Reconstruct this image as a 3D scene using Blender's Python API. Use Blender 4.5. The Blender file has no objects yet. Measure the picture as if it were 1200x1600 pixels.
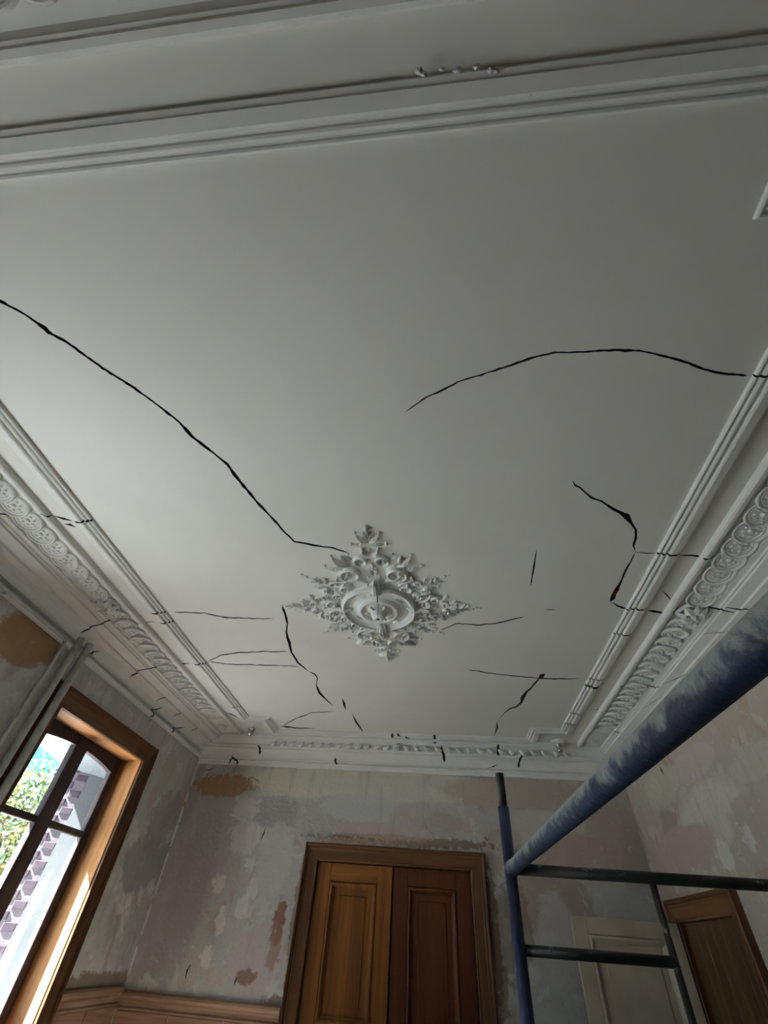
import bpy, bmesh, math, random
from mathutils import Vector, Matrix, geometry
random.seed(7)
scene = bpy.context.scene
COL = scene.collection
PI = math.pi

# ------------------------------------------------------------------ camera
CAM = Vector((0.0, 0.0, 1.5))
FL = 673.8                                   # focal length in pixels of the 1200x1600 frame
YAW, PITCH, ROLL = -0.15063, 0.79111, 0.08846
_f = Vector((math.sin(YAW)*math.cos(PITCH), math.cos(YAW)*math.cos(PITCH), math.sin(PITCH)))
_r = Vector((math.cos(YAW), -math.sin(YAW), 0)); _u = _r.cross(_f)
_R = _r*math.cos(ROLL) + _u*math.sin(ROLL)
_U = -_r*math.sin(ROLL) + _u*math.cos(ROLL)
cd = bpy.data.cameras.new('camera'); cam = bpy.data.objects.new('camera', cd); COL.objects.link(cam)
cd.sensor_fit = 'VERTICAL'; cd.sensor_height = 36.0; cd.lens = FL/1600*36.0
cd.clip_start = 0.02; cd.clip_end = 200
m = Matrix((( _R.x, _U.x, -_f.x, CAM.x), (_R.y, _U.y, -_f.y, CAM.y), (_R.z, _U.z, -_f.z, CAM.z), (0,0,0,1)))
cam.matrix_world = m
scene.camera = cam

# ------------------------------------------------------------------ world, sun, lights, exposure
w = bpy.data.worlds.new('sky'); scene.world = w; w.use_nodes = True
nt = w.node_tree; nt.nodes.clear()
out = nt.nodes.new('ShaderNodeOutputWorld'); bg = nt.nodes.new('ShaderNodeBackground')
tc = nt.nodes.new('ShaderNodeTexCoord'); sx = nt.nodes.new('ShaderNodeSeparateXYZ'); rp = nt.nodes.new('ShaderNodeValToRGB')
rp.color_ramp.elements[0].position = 0.0; rp.color_ramp.elements[0].color = (0.095, 0.40, 0.52, 1)
rp.color_ramp.elements[1].position = 0.6; rp.color_ramp.elements[1].color = (0.03, 0.20, 0.40, 1)
nt.links.new(tc.outputs['Generated'], sx.inputs[0]); nt.links.new(sx.outputs['Z'], rp.inputs[0])
nt.links.new(rp.outputs[0], bg.inputs[0]); nt.links.new(bg.outputs[0], out.inputs[0])
bg.inputs[1].default_value = 4.5
sd = bpy.data.lights.new('sun', 'SUN'); so = bpy.data.objects.new('sun', sd); COL.objects.link(so)
sd.energy = 185.0; sd.angle = math.radians(0.6); sd.color = (1.0, 0.955, 0.90)
so.location = (-8, -4, 9)
so.rotation_euler = Vector((0.57, 0.40, -0.72)).to_track_quat('-Z', 'Y').to_euler()
# area lamp added for extra daylight just outside the unseen neighbouring window, facing in
ad = bpy.data.lights.new('added_daylight', 'AREA'); ao = bpy.data.objects.new('added_daylight', ad); COL.objects.link(ao)
ad.shape = 'RECTANGLE'; ad.size = 2.1; ad.size_y = 1.2; ad.energy = 52.0; ad.color = (0.86, 0.95, 1.0)
ao.location = (-3.36, 1.32, 1.65)
ao.rotation_euler = Vector((1, 0.0, 0.0)).to_track_quat('-Z', 'Y').to_euler()
# sky portals in the two window openings (they only steer the sampling of the sky)
for py in (4.09, 1.32):
    ad = bpy.data.lights.new('sky_portal', 'AREA'); ao = bpy.data.objects.new('sky_portal', ad); COL.objects.link(ao)
    ad.shape = 'RECTANGLE'; ad.size = 2.2; ad.size_y = 1.3; ad.cycles.is_portal = True
    ao.location = (-3.31, py, 1.70)
    ao.rotation_euler = Vector((1, 0, 0)).to_track_quat('-Z', 'Y').to_euler()
scene.view_settings.view_transform = 'Standard'
scene.view_settings.look = 'None'
scene.view_settings.exposure = 0.54
scene.view_settings.gamma = 1.0
scene.view_settings.use_curve_mapping = False
scene.cycles.use_denoising = True
scene.cycles.max_bounces = 10
scene.cycles.diffuse_bounces = 6
scene.cycles.sample_clamp_indirect = 6.0

# ------------------------------------------------------------------ helpers: rays, meshes, tags
def ray(px, py):
    return _R*((px-600)/FL) + _U*((800-py)/FL) + _f
def on_axis(px, py, ax, val):
    d = ray(px, py); s = (val - CAM[ax])/d[ax]
    return CAM + d*s
def on_x(px, py, X): return on_axis(px, py, 0, X)
def on_y(px, py, Y): return on_axis(px, py, 1, Y)
def on_z(px, py, Z): return on_axis(px, py, 2, Z)
def depth(p): return (p - CAM).dot(_f)

def tag(o, label, cat, group=None, kind=None):
    o['label'] = label; o['category'] = cat
    if group: o['group'] = group
    if kind: o['kind'] = kind
    return o
def empty(name, loc):
    o = bpy.data.objects.new(name, None); COL.objects.link(o); o.location = loc; o.empty_display_size = 0.1
    return o
def root_loc(p):
    v = Vector((0, 0, 0))
    while p is not None:
        v = v + p.location; p = p.parent
    return v
def mesh(name, verts, faces, mat=None, smooth=False):
    me = bpy.data.meshes.new(name); me.from_pydata([tuple(v) for v in verts], [], faces)
    if mat: me.materials.append(mat)
    if smooth:
        me.polygons.foreach_set('use_smooth', [True]*len(me.polygons))
    me.update()
    return me
def link(name, me, parent=None, loc=(0, 0, 0), world=True):
    """world=True: mesh data is in world coordinates; the parent's shift is taken out"""
    o = bpy.data.objects.new(name, me); COL.objects.link(o)
    o.location = loc
    if parent is not None:
        o.parent = parent
        if world: o.location = Vector(loc) - root_loc(parent)
    return o
def mk(name, verts, faces, mat, parent=None, smooth=False, world=True):
    return link(name, mesh(name, verts, faces, mat, smooth), parent, world=world)
def recalc(me):
    bm = bmesh.new(); bm.from_mesh(me); bmesh.ops.remove_doubles(bm, verts=bm.verts, dist=1e-6)
    bmesh.ops.recalc_face_normals(bm, faces=bm.faces); bm.to_mesh(me); bm.free()

class MB:
    def __init__(s): s.v = []; s.f = []
    def add(s, vs, fs):
        n = len(s.v); s.v += [Vector(v) for v in vs]; s.f += [tuple(i+n for i in f) for f in fs]
        return s
    def box(s, a, b, bev=0.0):
        x0, y0, z0 = [min(a[i], b[i]) for i in range(3)]; x1, y1, z1 = [max(a[i], b[i]) for i in range(3)]
        if bev <= 0:
            vs = [(x, y, z) for z in (z0, z1) for x, y in ((x0, y0), (x1, y0), (x1, y1), (x0, y1))]
            return s.add(vs, [(3,2,1,0), (4,5,6,7), (0,1,5,4), (1,2,6,5), (2,3,7,6), (3,0,4,7)])
        bm = bmesh.new(); bmesh.ops.create_cube(bm, size=1.0)
        for v in bm.verts:
            v.co = Vector(((x0+x1)/2 + v.co.x*(x1-x0), (y0+y1)/2 + v.co.y*(y1-y0), (z0+z1)/2 + v.co.z*(z1-z0)))
        bmesh.ops.bevel(bm, geom=bm.edges[:], offset=bev, segments=1, affect='EDGES')
        bm.verts.index_update()
        s.add([v.co.copy() for v in bm.verts], [tuple(v.index for v in f.verts) for f in bm.faces]); bm.free()
        return s
    def tube(s, pts, rad, n=12, cap=True):
        pts = [Vector(p) for p in pts]
        if not hasattr(rad, '__len__'): rad = [rad]*len(pts)
        T = [(pts[min(i+1, len(pts)-1)] - pts[max(i-1, 0)]).normalized() for i in range(len(pts))]
        a = Vector((0, 0, 1)) if abs(T[0].z) < 0.9 else Vector((1, 0, 0))
        N = (a - T[0]*a.dot(T[0])).normalized(); vs = []; fs = []
        for i, p in enumerate(pts):
            N = (N - T[i]*N.dot(T[i])).normalized(); B = T[i].cross(N)
            for k in range(n):
                q = 2*PI*k/n; vs.append(p + (N*math.cos(q) + B*math.sin(q))*rad[i])
        for i in range(len(pts)-1):
            for k in range(n):
                k2 = (k+1) % n; fs.append((i*n+k, i*n+k2, (i+1)*n+k2, (i+1)*n+k))
        if cap:
            fs.append(tuple(range(n-1, -1, -1))); fs.append(tuple((len(pts)-1)*n+k for k in range(n)))
        return s.add(vs, fs)
    def build(s, name, mat, parent=None, smooth=False, world=True):
        o = mk(name, s.v, s.f, mat, parent, smooth, world)
        return o

# ------------------------------------------------------------------ materials
class NT:
    def __init__(s, name, rough=0.7, spec=0.3, metal=0.0):
        s.m = bpy.data.materials.new(name); s.m.use_nodes = True; s.t = s.m.node_tree
        s.b = s.t.nodes['Principled BSDF']
        s.b.inputs['Roughness'].default_value = rough; s.b.inputs['Metallic'].default_value = metal
        s.b.inputs['Specular IOR Level'].default_value = spec
        s.geo = s.t.nodes.new('ShaderNodeNewGeometry'); s.pos = s.geo.outputs['Position']
    def n(s, typ): return s.t.nodes.new(typ)
    def L(s, a, b): s.t.links.new(a, b)
    def put(s, sock, v):
        if hasattr(v, 'is_output'): s.L(v, sock)
        else: sock.default_value = v
    def vm(s, op, a, b=None):
        n = s.n('ShaderNodeVectorMath'); n.operation = op; s.put(n.inputs[0], a)
        if b is not None: s.put(n.inputs[1], b)
        return n.outputs['Value'] if op == 'LENGTH' else n.outputs[0]
    def ma(s, op, a, b=None, clamp=False):
        n = s.n('ShaderNodeMath'); n.operation = op; n.use_clamp = clamp; s.put(n.inputs[0], a)
        if b is not None: s.put(n.inputs[1], b)
        return n.outputs[0]
    def noise(s, scale, detail=4, vec=None, dist=0.0, stretch=None, rough=0.55):
        n = s.n('ShaderNodeTexNoise'); n.inputs['Scale'].default_value = scale; n.inputs['Detail'].default_value = detail
        n.inputs['Distortion'].default_value = dist; n.inputs['Roughness'].default_value = rough
        v = vec or s.pos
        if stretch: v = s.vm('MULTIPLY', v, stretch)
        s.L(v, n.inputs['Vector']); return n.outputs[0]
    def step(s, x, a, b):
        n = s.n('ShaderNodeMapRange'); n.interpolation_type = 'SMOOTHSTEP'; s.put(n.inputs['Value'], x)
        n.inputs['From Min'].default_value = a; n.inputs['From Max'].default_value = b
        return n.outputs['Result']
    def mix(s, fac, a, b):
        n = s.n('ShaderNodeMix'); n.data_type = 'RGBA'; s.put(n.inputs[0], fac)
        s.put(n.inputs[6], a if hasattr(a, 'is_output') else (*a, 1)); s.put(n.inputs[7], b if hasattr(b, 'is_output') else (*b, 1))
        return n.outputs[2]
    def axis(s, i):
        n = s.n('ShaderNodeSeparateXYZ'); s.L(s.pos, n.inputs[0]); return n.outputs[i]
    def patch(s, base, c, r, colr, k=0.5, nz=None, soft=0.12, strength=1.0):
        """a ragged patch of another colour around world point c with world radii r"""
        d = s.vm('SUBTRACT', s.pos, tuple(c)); d = s.vm('MULTIPLY', d, tuple(1/x for x in r)); l = s.vm('LENGTH', d)
        q = s.ma('ADD', l, s.ma('MULTIPLY', s.ma('SUBTRACT', nz, 0.5), k*2))
        mk_ = s.ma('MULTIPLY', s.ma('SUBTRACT', 1.0, s.step(q, 1-soft, 1+soft)), strength)
        return s.mix(mk_, base, colr)
    def color(s, c): s.put(s.b.inputs['Base Color'], c if hasattr(c, 'is_output') else (*c, 1)); return s
    def bump(s, h, strength=0.3, dist=0.01):
        n = s.n('ShaderNodeBump'); n.inputs['Strength'].default_value = strength; n.inputs['Distance'].default_value = dist
        s.L(h, n.inputs['Height']); s.L(n.outputs[0], s.b.inputs['Normal']); return s

def plaster_mat(name, a, b, bump=0.25, scale=2.0):
    t = NT(name, 0.75, 0.25)
    n1 = t.noise(scale, 5); n2 = t.noise(60, 3)
    t.color(t.mix(t.step(n1, 0.35, 0.65), a, b))
    if bump: t.bump(n2, bump, 0.004)
    return t.m
M = {}
M['ceiling'] = plaster_mat('ceiling_paint', (0.71, 0.70, 0.655), (0.745, 0.735, 0.69), 0, 1.2)
M['mould'] = plaster_mat('moulding_paint', (0.70, 0.70, 0.665), (0.75, 0.745, 0.71), 0, 6)
M['rose'] = plaster_mat('rose_paint', (0.72, 0.715, 0.68), (0.75, 0.745, 0.71), 0, 2)
t = NT('crack_dark', 0.95, 0.05); t.color(t.mix(t.step(t.noise(40, 3), 0.4, 0.7), (0.018, 0.014, 0.011), (0.06, 0.045, 0.035))); M['crack'] = t.m  # lath dust colour, dark enough to read as shade inside the cracks
t = NT('hairline_crack', 0.95, 0.05); t.color(t.mix(t.step(t.noise(40, 3), 0.4, 0.7), (0.05, 0.042, 0.036), (0.12, 0.10, 0.085))); M['hairline'] = t.m
t = NT('brick_red', 0.9, 0.1); t.color(t.mix(t.step(t.noise(30, 3), 0.3, 0.7), (0.14, 0.035, 0.022), (0.22, 0.07, 0.045))); M['brick'] = t.m

def wood_mat(name, dark, lite, stretch, scale=9.0, rough=0.55, spec=0.18):
    t = NT(name, rough, spec)
    g = t.noise(scale, 6, stretch=stretch, dist=0.8); g2 = t.noise(scale*6, 3, stretch=stretch); b = t.noise(1.7, 3)
    c = t.mix(t.step(g, 0.30, 0.72), dark, lite)
    c = t.mix(t.ma('MULTIPLY', t.step(g2, 0.5, 0.75), 0.4), c, tuple(x*0.5 for x in dark))
    c = t.mix(t.ma('MULTIPLY', t.step(b, 0.45, 0.7), 0.35), c, tuple(x*0.62 for x in lite))
    t.color(c); t.bump(g, 0.15, 0.004)
    return t.m
M['wood_v'] = wood_mat('stained_pine_upright', (0.040, 0.016, 0.0055), (0.085, 0.037, 0.0135), (1, 1, 0.06))
M['wood_x'] = wood_mat('stained_pine_across', (0.040, 0.016, 0.0055), (0.085, 0.037, 0.0135), (0.06, 1, 1))
M['wood_y'] = wood_mat('stained_pine_along', (0.042, 0.017, 0.0058), (0.090, 0.040, 0.0145), (1, 0.06, 1))
M['door_v'] = wood_mat('door_wood_upright', (0.075, 0.026, 0.004), (0.15, 0.056, 0.009), (1, 1, 0.05))
M['door_x'] = wood_mat('door_wood_across', (0.075, 0.026, 0.004), (0.15, 0.056, 0.009), (0.05, 1, 1))
M['door_r'] = wood_mat('door_wood_red', (0.035, 0.009, 0.002), (0.065, 0.019, 0.004), (1, 1, 0.05))
M['jamb'] = wood_mat('jamb_wood', (0.14, 0.058, 0.018), (0.27, 0.13, 0.048), (1, 1, 0.06), 7)
M['jamb_y'] = wood_mat('soffit_wood', (0.17, 0.07, 0.022), (0.30, 0.14, 0.052), (1, 0.06, 1), 7)
M['frame'] = wood_mat('dark_sash_paint', (0.020, 0.015, 0.017), (0.045, 0.034, 0.036), (1, 1, 0.1), 9, 0.5)
M['old_brown'] = wood_mat('worn_brown_door', (0.030, 0.016, 0.005), (0.075, 0.043, 0.017), (4, 1, 0.05), 7, 0.6)
M['dado'] = wood_mat('pinkish_stripped_wood', (0.16, 0.085, 0.052), (0.30, 0.19, 0.13), (0.1, 0.1, 1), 8, 0.7)
t = NT('cream_paint', 0.5, 0.3); t.color(t.mix(t.step(t.noise(3, 4), 0.35, 0.7), (0.34, 0.285, 0.215), (0.40, 0.34, 0.26))); M['cream'] = t.m
t = NT('pipe_paint', 0.55, 0.3); t.color(t.mix(t.step(t.noise(14, 4), 0.45, 0.75), (0.42, 0.42, 0.40), (0.30, 0.29, 0.27))); M['pipe'] = t.m
t = NT('chrome', 0.12, 0.5, 1.0); t.color((0.55, 0.53, 0.50)); M['chrome'] = t.m
t = NT('bulb_glass', 0.10, 0.5, 0.9); t.color((0.45, 0.43, 0.41)); M['bulb'] = t.m
def scaffold_mat(name, base, base2, dust, lo, hi, up):
    t = NT(name, 0.5, 0.35)
    n1 = t.noise(16, 7, dist=0.3, rough=0.7); n2 = t.noise(60, 4)
    c = t.mix(t.step(t.noise(5, 3), 0.4, 0.6), base, base2)
    nz = t.n('ShaderNodeSeparateXYZ'); t.L(t.geo.outputs['Normal'], nz.inputs[0])
    q = t.ma('ADD', n1, t.ma('MULTIPLY', nz.outputs[2], up))
    q = t.ma('ADD', q, t.ma('MULTIPLY', t.ma('SUBTRACT', n2, 0.5), 0.25))
    c = t.mix(t.step(q, lo, hi), c, dust); t.color(c); t.bump(t.ma('ADD', n2, t.ma('MULTIPLY', n1, 2.0)), 0.6, 0.004)
    return t.m
M['blue_post'] = scaffold_mat('blue_scaffold_paint', (0.0025, 0.008, 0.034), (0.005, 0.018, 0.075), (0.26, 0.28, 0.30), 0.64, 0.78, 0.05)
M['blue_rail'] = scaffold_mat('plaster_spattered_blue', (0.0025, 0.008, 0.028), (0.005, 0.020, 0.062), (0.20, 0.215, 0.205), 0.36, 0.62, 0.24)
M['dark_bar'] = scaffold_mat('dark_scaffold_steel', (0.006, 0.0065, 0.007), (0.012, 0.014, 0.014), (0.22, 0.22, 0.21), 0.62, 0.74, 0.05)
# glass: thin clear pane
t = NT('window_glass'); gl = t.n('ShaderNodeBsdfGlossy'); gl.inputs['Roughness'].default_value = 0.02
tr = t.n('ShaderNodeBsdfTransparent'); tr.inputs[0].default_value = (0.92, 0.95, 0.96, 1); lw = t.n('ShaderNodeLayerWeight'); lw.inputs[0].default_value = 0.5
fac_ = t.ma('ADD', t.ma('MULTIPLY', t.ma('POWER', lw.outputs['Facing'], 4.0), 0.35), 0.03)
mx = t.n('ShaderNodeMixShader'); t.L(fac_, mx.inputs[0]); t.L(tr.outputs[0], mx.inputs[1]); t.L(gl.outputs[0], mx.inputs[2])
t.L(mx.outputs[0], t.t.nodes['Material Output'].inputs[0]); M['glass'] = t.m
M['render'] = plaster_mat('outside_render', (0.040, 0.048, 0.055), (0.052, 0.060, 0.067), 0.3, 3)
M['stone'] = plaster_mat('bounce_stone', (0.70, 0.70, 0.68), (0.78, 0.78, 0.76), 0.3, 3)
M['filler'] = plaster_mat('white_filler', (0.46, 0.455, 0.44), (0.56, 0.55, 0.53), 0.5, 9)
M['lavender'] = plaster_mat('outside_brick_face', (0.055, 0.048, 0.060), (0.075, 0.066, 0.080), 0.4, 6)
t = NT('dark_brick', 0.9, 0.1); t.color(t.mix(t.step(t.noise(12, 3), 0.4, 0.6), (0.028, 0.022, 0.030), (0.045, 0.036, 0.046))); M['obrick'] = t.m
t = NT('leaf', 0.6, 0.3); t.color(t.mix(t.step(t.noise(0.9, 3), 0.42, 0.6), (0.03, 0.065, 0.035), (0.16, 0.14, 0.04))); M['leaf'] = t.m
t = NT('bark', 0.9, 0.1); t.color(t.mix(t.step(t.noise(4, 4), 0.4, 0.6), (0.16, 0.14, 0.12), (0.06, 0.05, 0.04))); M['bark'] = t.m
t = NT('bounce_ground', 0.95, 0.1); t.color(t.mix(t.step(t.noise(0.6, 5), 0.4, 0.6), (0.52, 0.53, 0.53), (0.64, 0.645, 0.64))); M['ground'] = t.m  # yard tone set pale to bounce sun up at the ceiling
t = NT('floor_boards', 0.5, 0.3); t.color(t.mix(t.step(t.noise(5, 5, stretch=(1, 0.06, 1)), 0.35, 0.65), (0.20, 0.18, 0.155), (0.29, 0.265, 0.235))); M['floor'] = t.m

# room measures (world metres)
ZC = 3.37; XL, XR, YF, YN = -3.05, 2.20, 6.00, -0.733
def far_c(px, py): return on_y(px, py, YF)
def wall_mat(name, plane_ax, val, patches, tint):
    t = NT(name, 0.8, 0.2)
    big = t.noise(1.5, 6, dist=0.5, stretch=(1, 1, 0.55)); mid = t.noise(4.2, 6, dist=0.35, rough=0.62); fine = t.noise(24, 4); rag = t.noise(13, 5, dist=0.6, rough=0.7)
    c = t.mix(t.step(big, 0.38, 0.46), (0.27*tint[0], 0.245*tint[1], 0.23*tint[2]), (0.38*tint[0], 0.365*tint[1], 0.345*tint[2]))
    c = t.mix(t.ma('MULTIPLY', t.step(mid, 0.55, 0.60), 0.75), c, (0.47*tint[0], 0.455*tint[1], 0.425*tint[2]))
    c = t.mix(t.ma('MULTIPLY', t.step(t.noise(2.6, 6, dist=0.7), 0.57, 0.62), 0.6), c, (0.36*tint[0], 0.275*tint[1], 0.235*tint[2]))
    for (px, py, rx, ry, colr, k, st) in patches:
        p = on_axis(px, py, plane_ax, val); q = on_axis(px+rx, py, plane_ax, val); h = 1 if plane_ax == 0 else 0
        a = abs((q-p)[h]); b = abs((on_axis(px, py+ry, plane_ax, val)-p).z)
        r = [50.0, 50.0, max(b, 0.01)]; r[h] = max(a, 0.01)
        c = t.patch(c, p, r, colr, k*1.5, rag if min(rx, ry) < 24 else t.ma('ADD', t.ma('MULTIPLY', mid, 0.6), t.ma('MULTIPLY', rag, 0.4)), 0.16, st)
    stk = t.noise(7, 5, stretch=(1, 1, 0.16), dist=0.3)
    c = t.mix(t.ma('MULTIPLY', t.step(stk, 0.52, 0.70), 0.35), c, (0.24, 0.215, 0.20))
    c = t.mix(t.ma('MULTIPLY', t.step(rag, 0.60, 0.68), 0.35), c, (0.50, 0.485, 0.46))
    c = t.mix(t.ma('MULTIPLY', t.step(fine, 0.55, 0.75), 0.25), c, (0.20, 0.18, 0.165))
    t.color(c); t.bump(t.ma('ADD', t.ma('MULTIPLY', mid, 1.5), fine), 0.5, 0.008)
    return t.m
CR = (0.50, 0.48, 0.41); GR = (0.40, 0.395, 0.38); DG = (0.255, 0.245, 0.235); LT = (0.56, 0.55, 0.52); BR = (0.23, 0.14, 0.07); RD = (0.16, 0.068, 0.042); PK = (0.40, 0.345, 0.335); DB = (0.13, 0.088, 0.058)
far_p = [(850,1400,70,60,(.27,.22,.185),.6,.8),(960,1300,40,60,(.30,.25,.21),.5,.7),(620,1313,150,9,DB,.8,.9),(465,1420,7,110,DB,.7,.7),(452,1540,8,60,DB,.7,.8),(772,1450,8,130,DB,.7,.9),(300,1250,10,60,DG,.6,.8),(560,1320,60,10,(.36,.25,.20),.9,.6),(560,1225,190,30,CR,.25,.9), (820,1240,130,26,(.36,.31,.25),.3,.8), (330,1300,40,120,(.33,.30,.30),.4,.8),(260,1400,60,130,(.33,.29,.28),.4,.8), (300,1380,26,190,DG,.5,.6), (430,1270,40,26,DG,.6,.8), (510,1275,50,30,(.33,.325,.315),.6,.9), (560,1262,60,22,(.43,.43,.42),.4,.8),
  (600,1300,90,12,(.42,.33,.28),.7,.6),(350,1227,46,18,BR,.75,1), (384,1262,20,22,LT,1.0,.75), (385,1305,24,24,LT,1.0,.75), (390,1350,8,14,LT,1.0,.75), (342,1380,9,15,LT,1.0,.75), (395,1388,9,18,LT,1.0,.75), (380,1415,10,20,LT,1.0,.75),(345,1440,8,22,LT,1.0,.75), (322,1495,9,18,LT,1.0,.75), (430,1340,26,60,(.45,.44,.43),.5,.7), (400,1500,45,60,PK,.5,.7),
  (436,1440,10,36,RD,.6,.95), (430,1480,9,40,(.20,.11,.085),.7,.7), (384,1527,15,14,(.14,.075,.058),.6,.9), (655,1280,40,30,PK,.6,.7), (690,1290,30,20,(.30,.27,.24),.6,.7), (850,1300,60,35,CR,.5,.5), (900,1340,70,40,(.33,.26,.22),.5,.8), (870,1470,26,90,(.42,.40,.38),.7,.7), (800,1450,30,90,DB,.7,.6), (780,1540,14,70,DB,.7,.7), (440,1575,30,20,DB,.7,.7)]
left_p = [(50,1000,60,38,BR,.4,1), (20,1010,60,30,BR,.5,.9), (195,1410,8,18,LT,1.0,.75), (225,1350,30,50,DG,.6,.8), (255,1280,20,50,DG,.6,.7), (262,1205,10,40,(.36,.35,.29),.5,.8), (220,1470,30,60,(.33,.32,.31),.6,.7), (160,1540,60,22,DB,.6,.8)]
right_p = [(1080,1195,45,30,PK,.35,.9), (1110,1270,70,55,(.45,.43,.38),.45,.9), (1180,1190,60,30,(.40,.36,.30),.5,.8), (1030,1230,30,40,(.38,.37,.30),.4,.8), (1060,1330,70,40,(.34,.27,.23),.5,.9), (1170,1280,40,50,(.33,.28,.25),.5,.8), (1130,1335,12,26,LT,1.0,.6), (1170,1310,10,22,LT,1.0,.6)]
M['wall_far'] = wall_mat('stripped_plaster_far', 1, YF, far_p, (0.97, 0.98, 0.97))
M['wall_left'] = wall_mat('stripped_plaster_left', 0, XL, left_p, (1.08, 1.09, 1.08))
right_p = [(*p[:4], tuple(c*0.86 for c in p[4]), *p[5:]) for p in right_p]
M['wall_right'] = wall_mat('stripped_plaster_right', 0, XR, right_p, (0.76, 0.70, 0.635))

# ------------------------------------------------------------------ planes with real cracks cut into them
def area2(p): return sum(p[i][0]*p[(i+1) % len(p)][1]-p[(i+1) % len(p)][0]*p[i][1] for i in range(len(p)))
def ccw(p): return p if area2(p) > 0 else p[::-1]
def crack_outline(pts, jit=0.35):
    """pixel polyline [(x, y, width)] -> pixel outline of a ragged crack, pointed at both ends"""
    P = []
    for (a, b) in zip(pts, pts[1:]):
        L = math.hypot(b[0]-a[0], b[1]-a[1]); n = max(1, int(L/7))
        for k in range(n):
            q = k/n; P.append([a[i]+(b[i]-a[i])*q for i in range(3)])
    P.append(list(pts[-1]))
    for i in range(1, len(P)-1):
        P[i][0] += random.uniform(-jit, jit)*1.3; P[i][1] += random.uniform(-jit, jit)*1.3; P[i][2] *= random.uniform(0.65, 1.3)
    A, B = [], []
    for i in range(len(P)):
        a = P[max(i-1, 0)]; b = P[min(i+1, len(P)-1)]; dx, dy = b[0]-a[0], b[1]-a[1]; l = math.hypot(dx, dy) or 1
        h = P[i][2]/2*(0.15 if i in (0, len(P)-1) else 1)
        A.append((P[i][0]-dy/l*h, P[i][1]+dx/l*h)); B.append((P[i][0]+dy/l*h, P[i][1]-dx/l*h))
    return A, B
def plane_with_cracks(name, ax, val, outer, holes, cracks, mat, inward, depth_m=0.016, thick=0.12):
    """flat wall or ceiling at coordinate val of axis ax; outer/holes in the two other axes; cracks in pixels"""
    o2 = [i for i in range(3) if i != ax]
    def lift(p, off=0.0):
        v = [0, 0, 0]; v[ax] = val + off*inward; v[o2[0]] = p[0]; v[o2[1]] = p[1]; return Vector(v)
    V = []; F = []
    def addp(p):
        p = ccw(p); n = len(V); V.extend(Vector(q) for q in p); F.append(list(range(n, n+len(p))))
    addp(outer)
    for h in holes: addp(h)
    outl = []
    for c in cracks:
        A, B = crack_outline([(q[0], q[1], q[2]*(0.75 if max(z_[2] for z_ in c) <= 2.6 else 0.88)) for q in c])
        A = [on_axis(*p, ax, val) for p in A]; B = [on_axis(*p, ax, val) for p in B]
        A = [(p[o2[0]], p[o2[1]]) for p in A]; B = [(p[o2[0]], p[o2[1]]) for p in B]
        outl.append((A, B, M['hairline'] if max(q[2] for q in c) <= 2.6 else M['crack'])); addp(A + B[::-1])
    vs, es, fs, ov, oe, of = geometry.delaunay_2d_cdt(V, [], F, 1, 1e-6)
    keep = [tuple(f) for f, o in zip(fs, of) if set(o) == {0}]
    W = [lift(v) for v in vs]
    # back of the slab, so that it is a solid layer
    n = len(W); W += [lift(p, thick) for p in ccw(outer)]
    k = len(outer)
    if not holes: keep.append(tuple(range(n, n+k)))
    ob = mk(name, W, keep, mat)
    for A, B, cm in outl:
        nA = len(A); vv = [lift(p) for p in A] + [lift(p) for p in B] + [lift(p, depth_m) for p in A] + [lift(p, depth_m) for p in B]
        ff = []
        for i in range(nA-1):
            ff += [(i, i+1, 2*nA+i+1, 2*nA+i), (nA+i, nA+i+1, 3*nA+i+1, 3*nA+i), (2*nA+i, 2*nA+i+1, 3*nA+i+1, 3*nA+i)]
        ff += [(0, nA, 3*nA, 2*nA), (nA-1, 2*nA-1, 4*nA-1, 3*nA-1)]
        mk('crack', vv, ff, cm, ob)
    return ob
def pl(s, w):
    """'x,y x,y' pixel list with one width or a list of widths"""
    P = [tuple(float(q) for q in p.split(',')) for p in s.split()]
    W = w if hasattr(w, '__len__') else [w]*len(P)
    return [(p[0], p[1], W[min(i, len(W)-1)]) for i, p in enumerate(P)]

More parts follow.
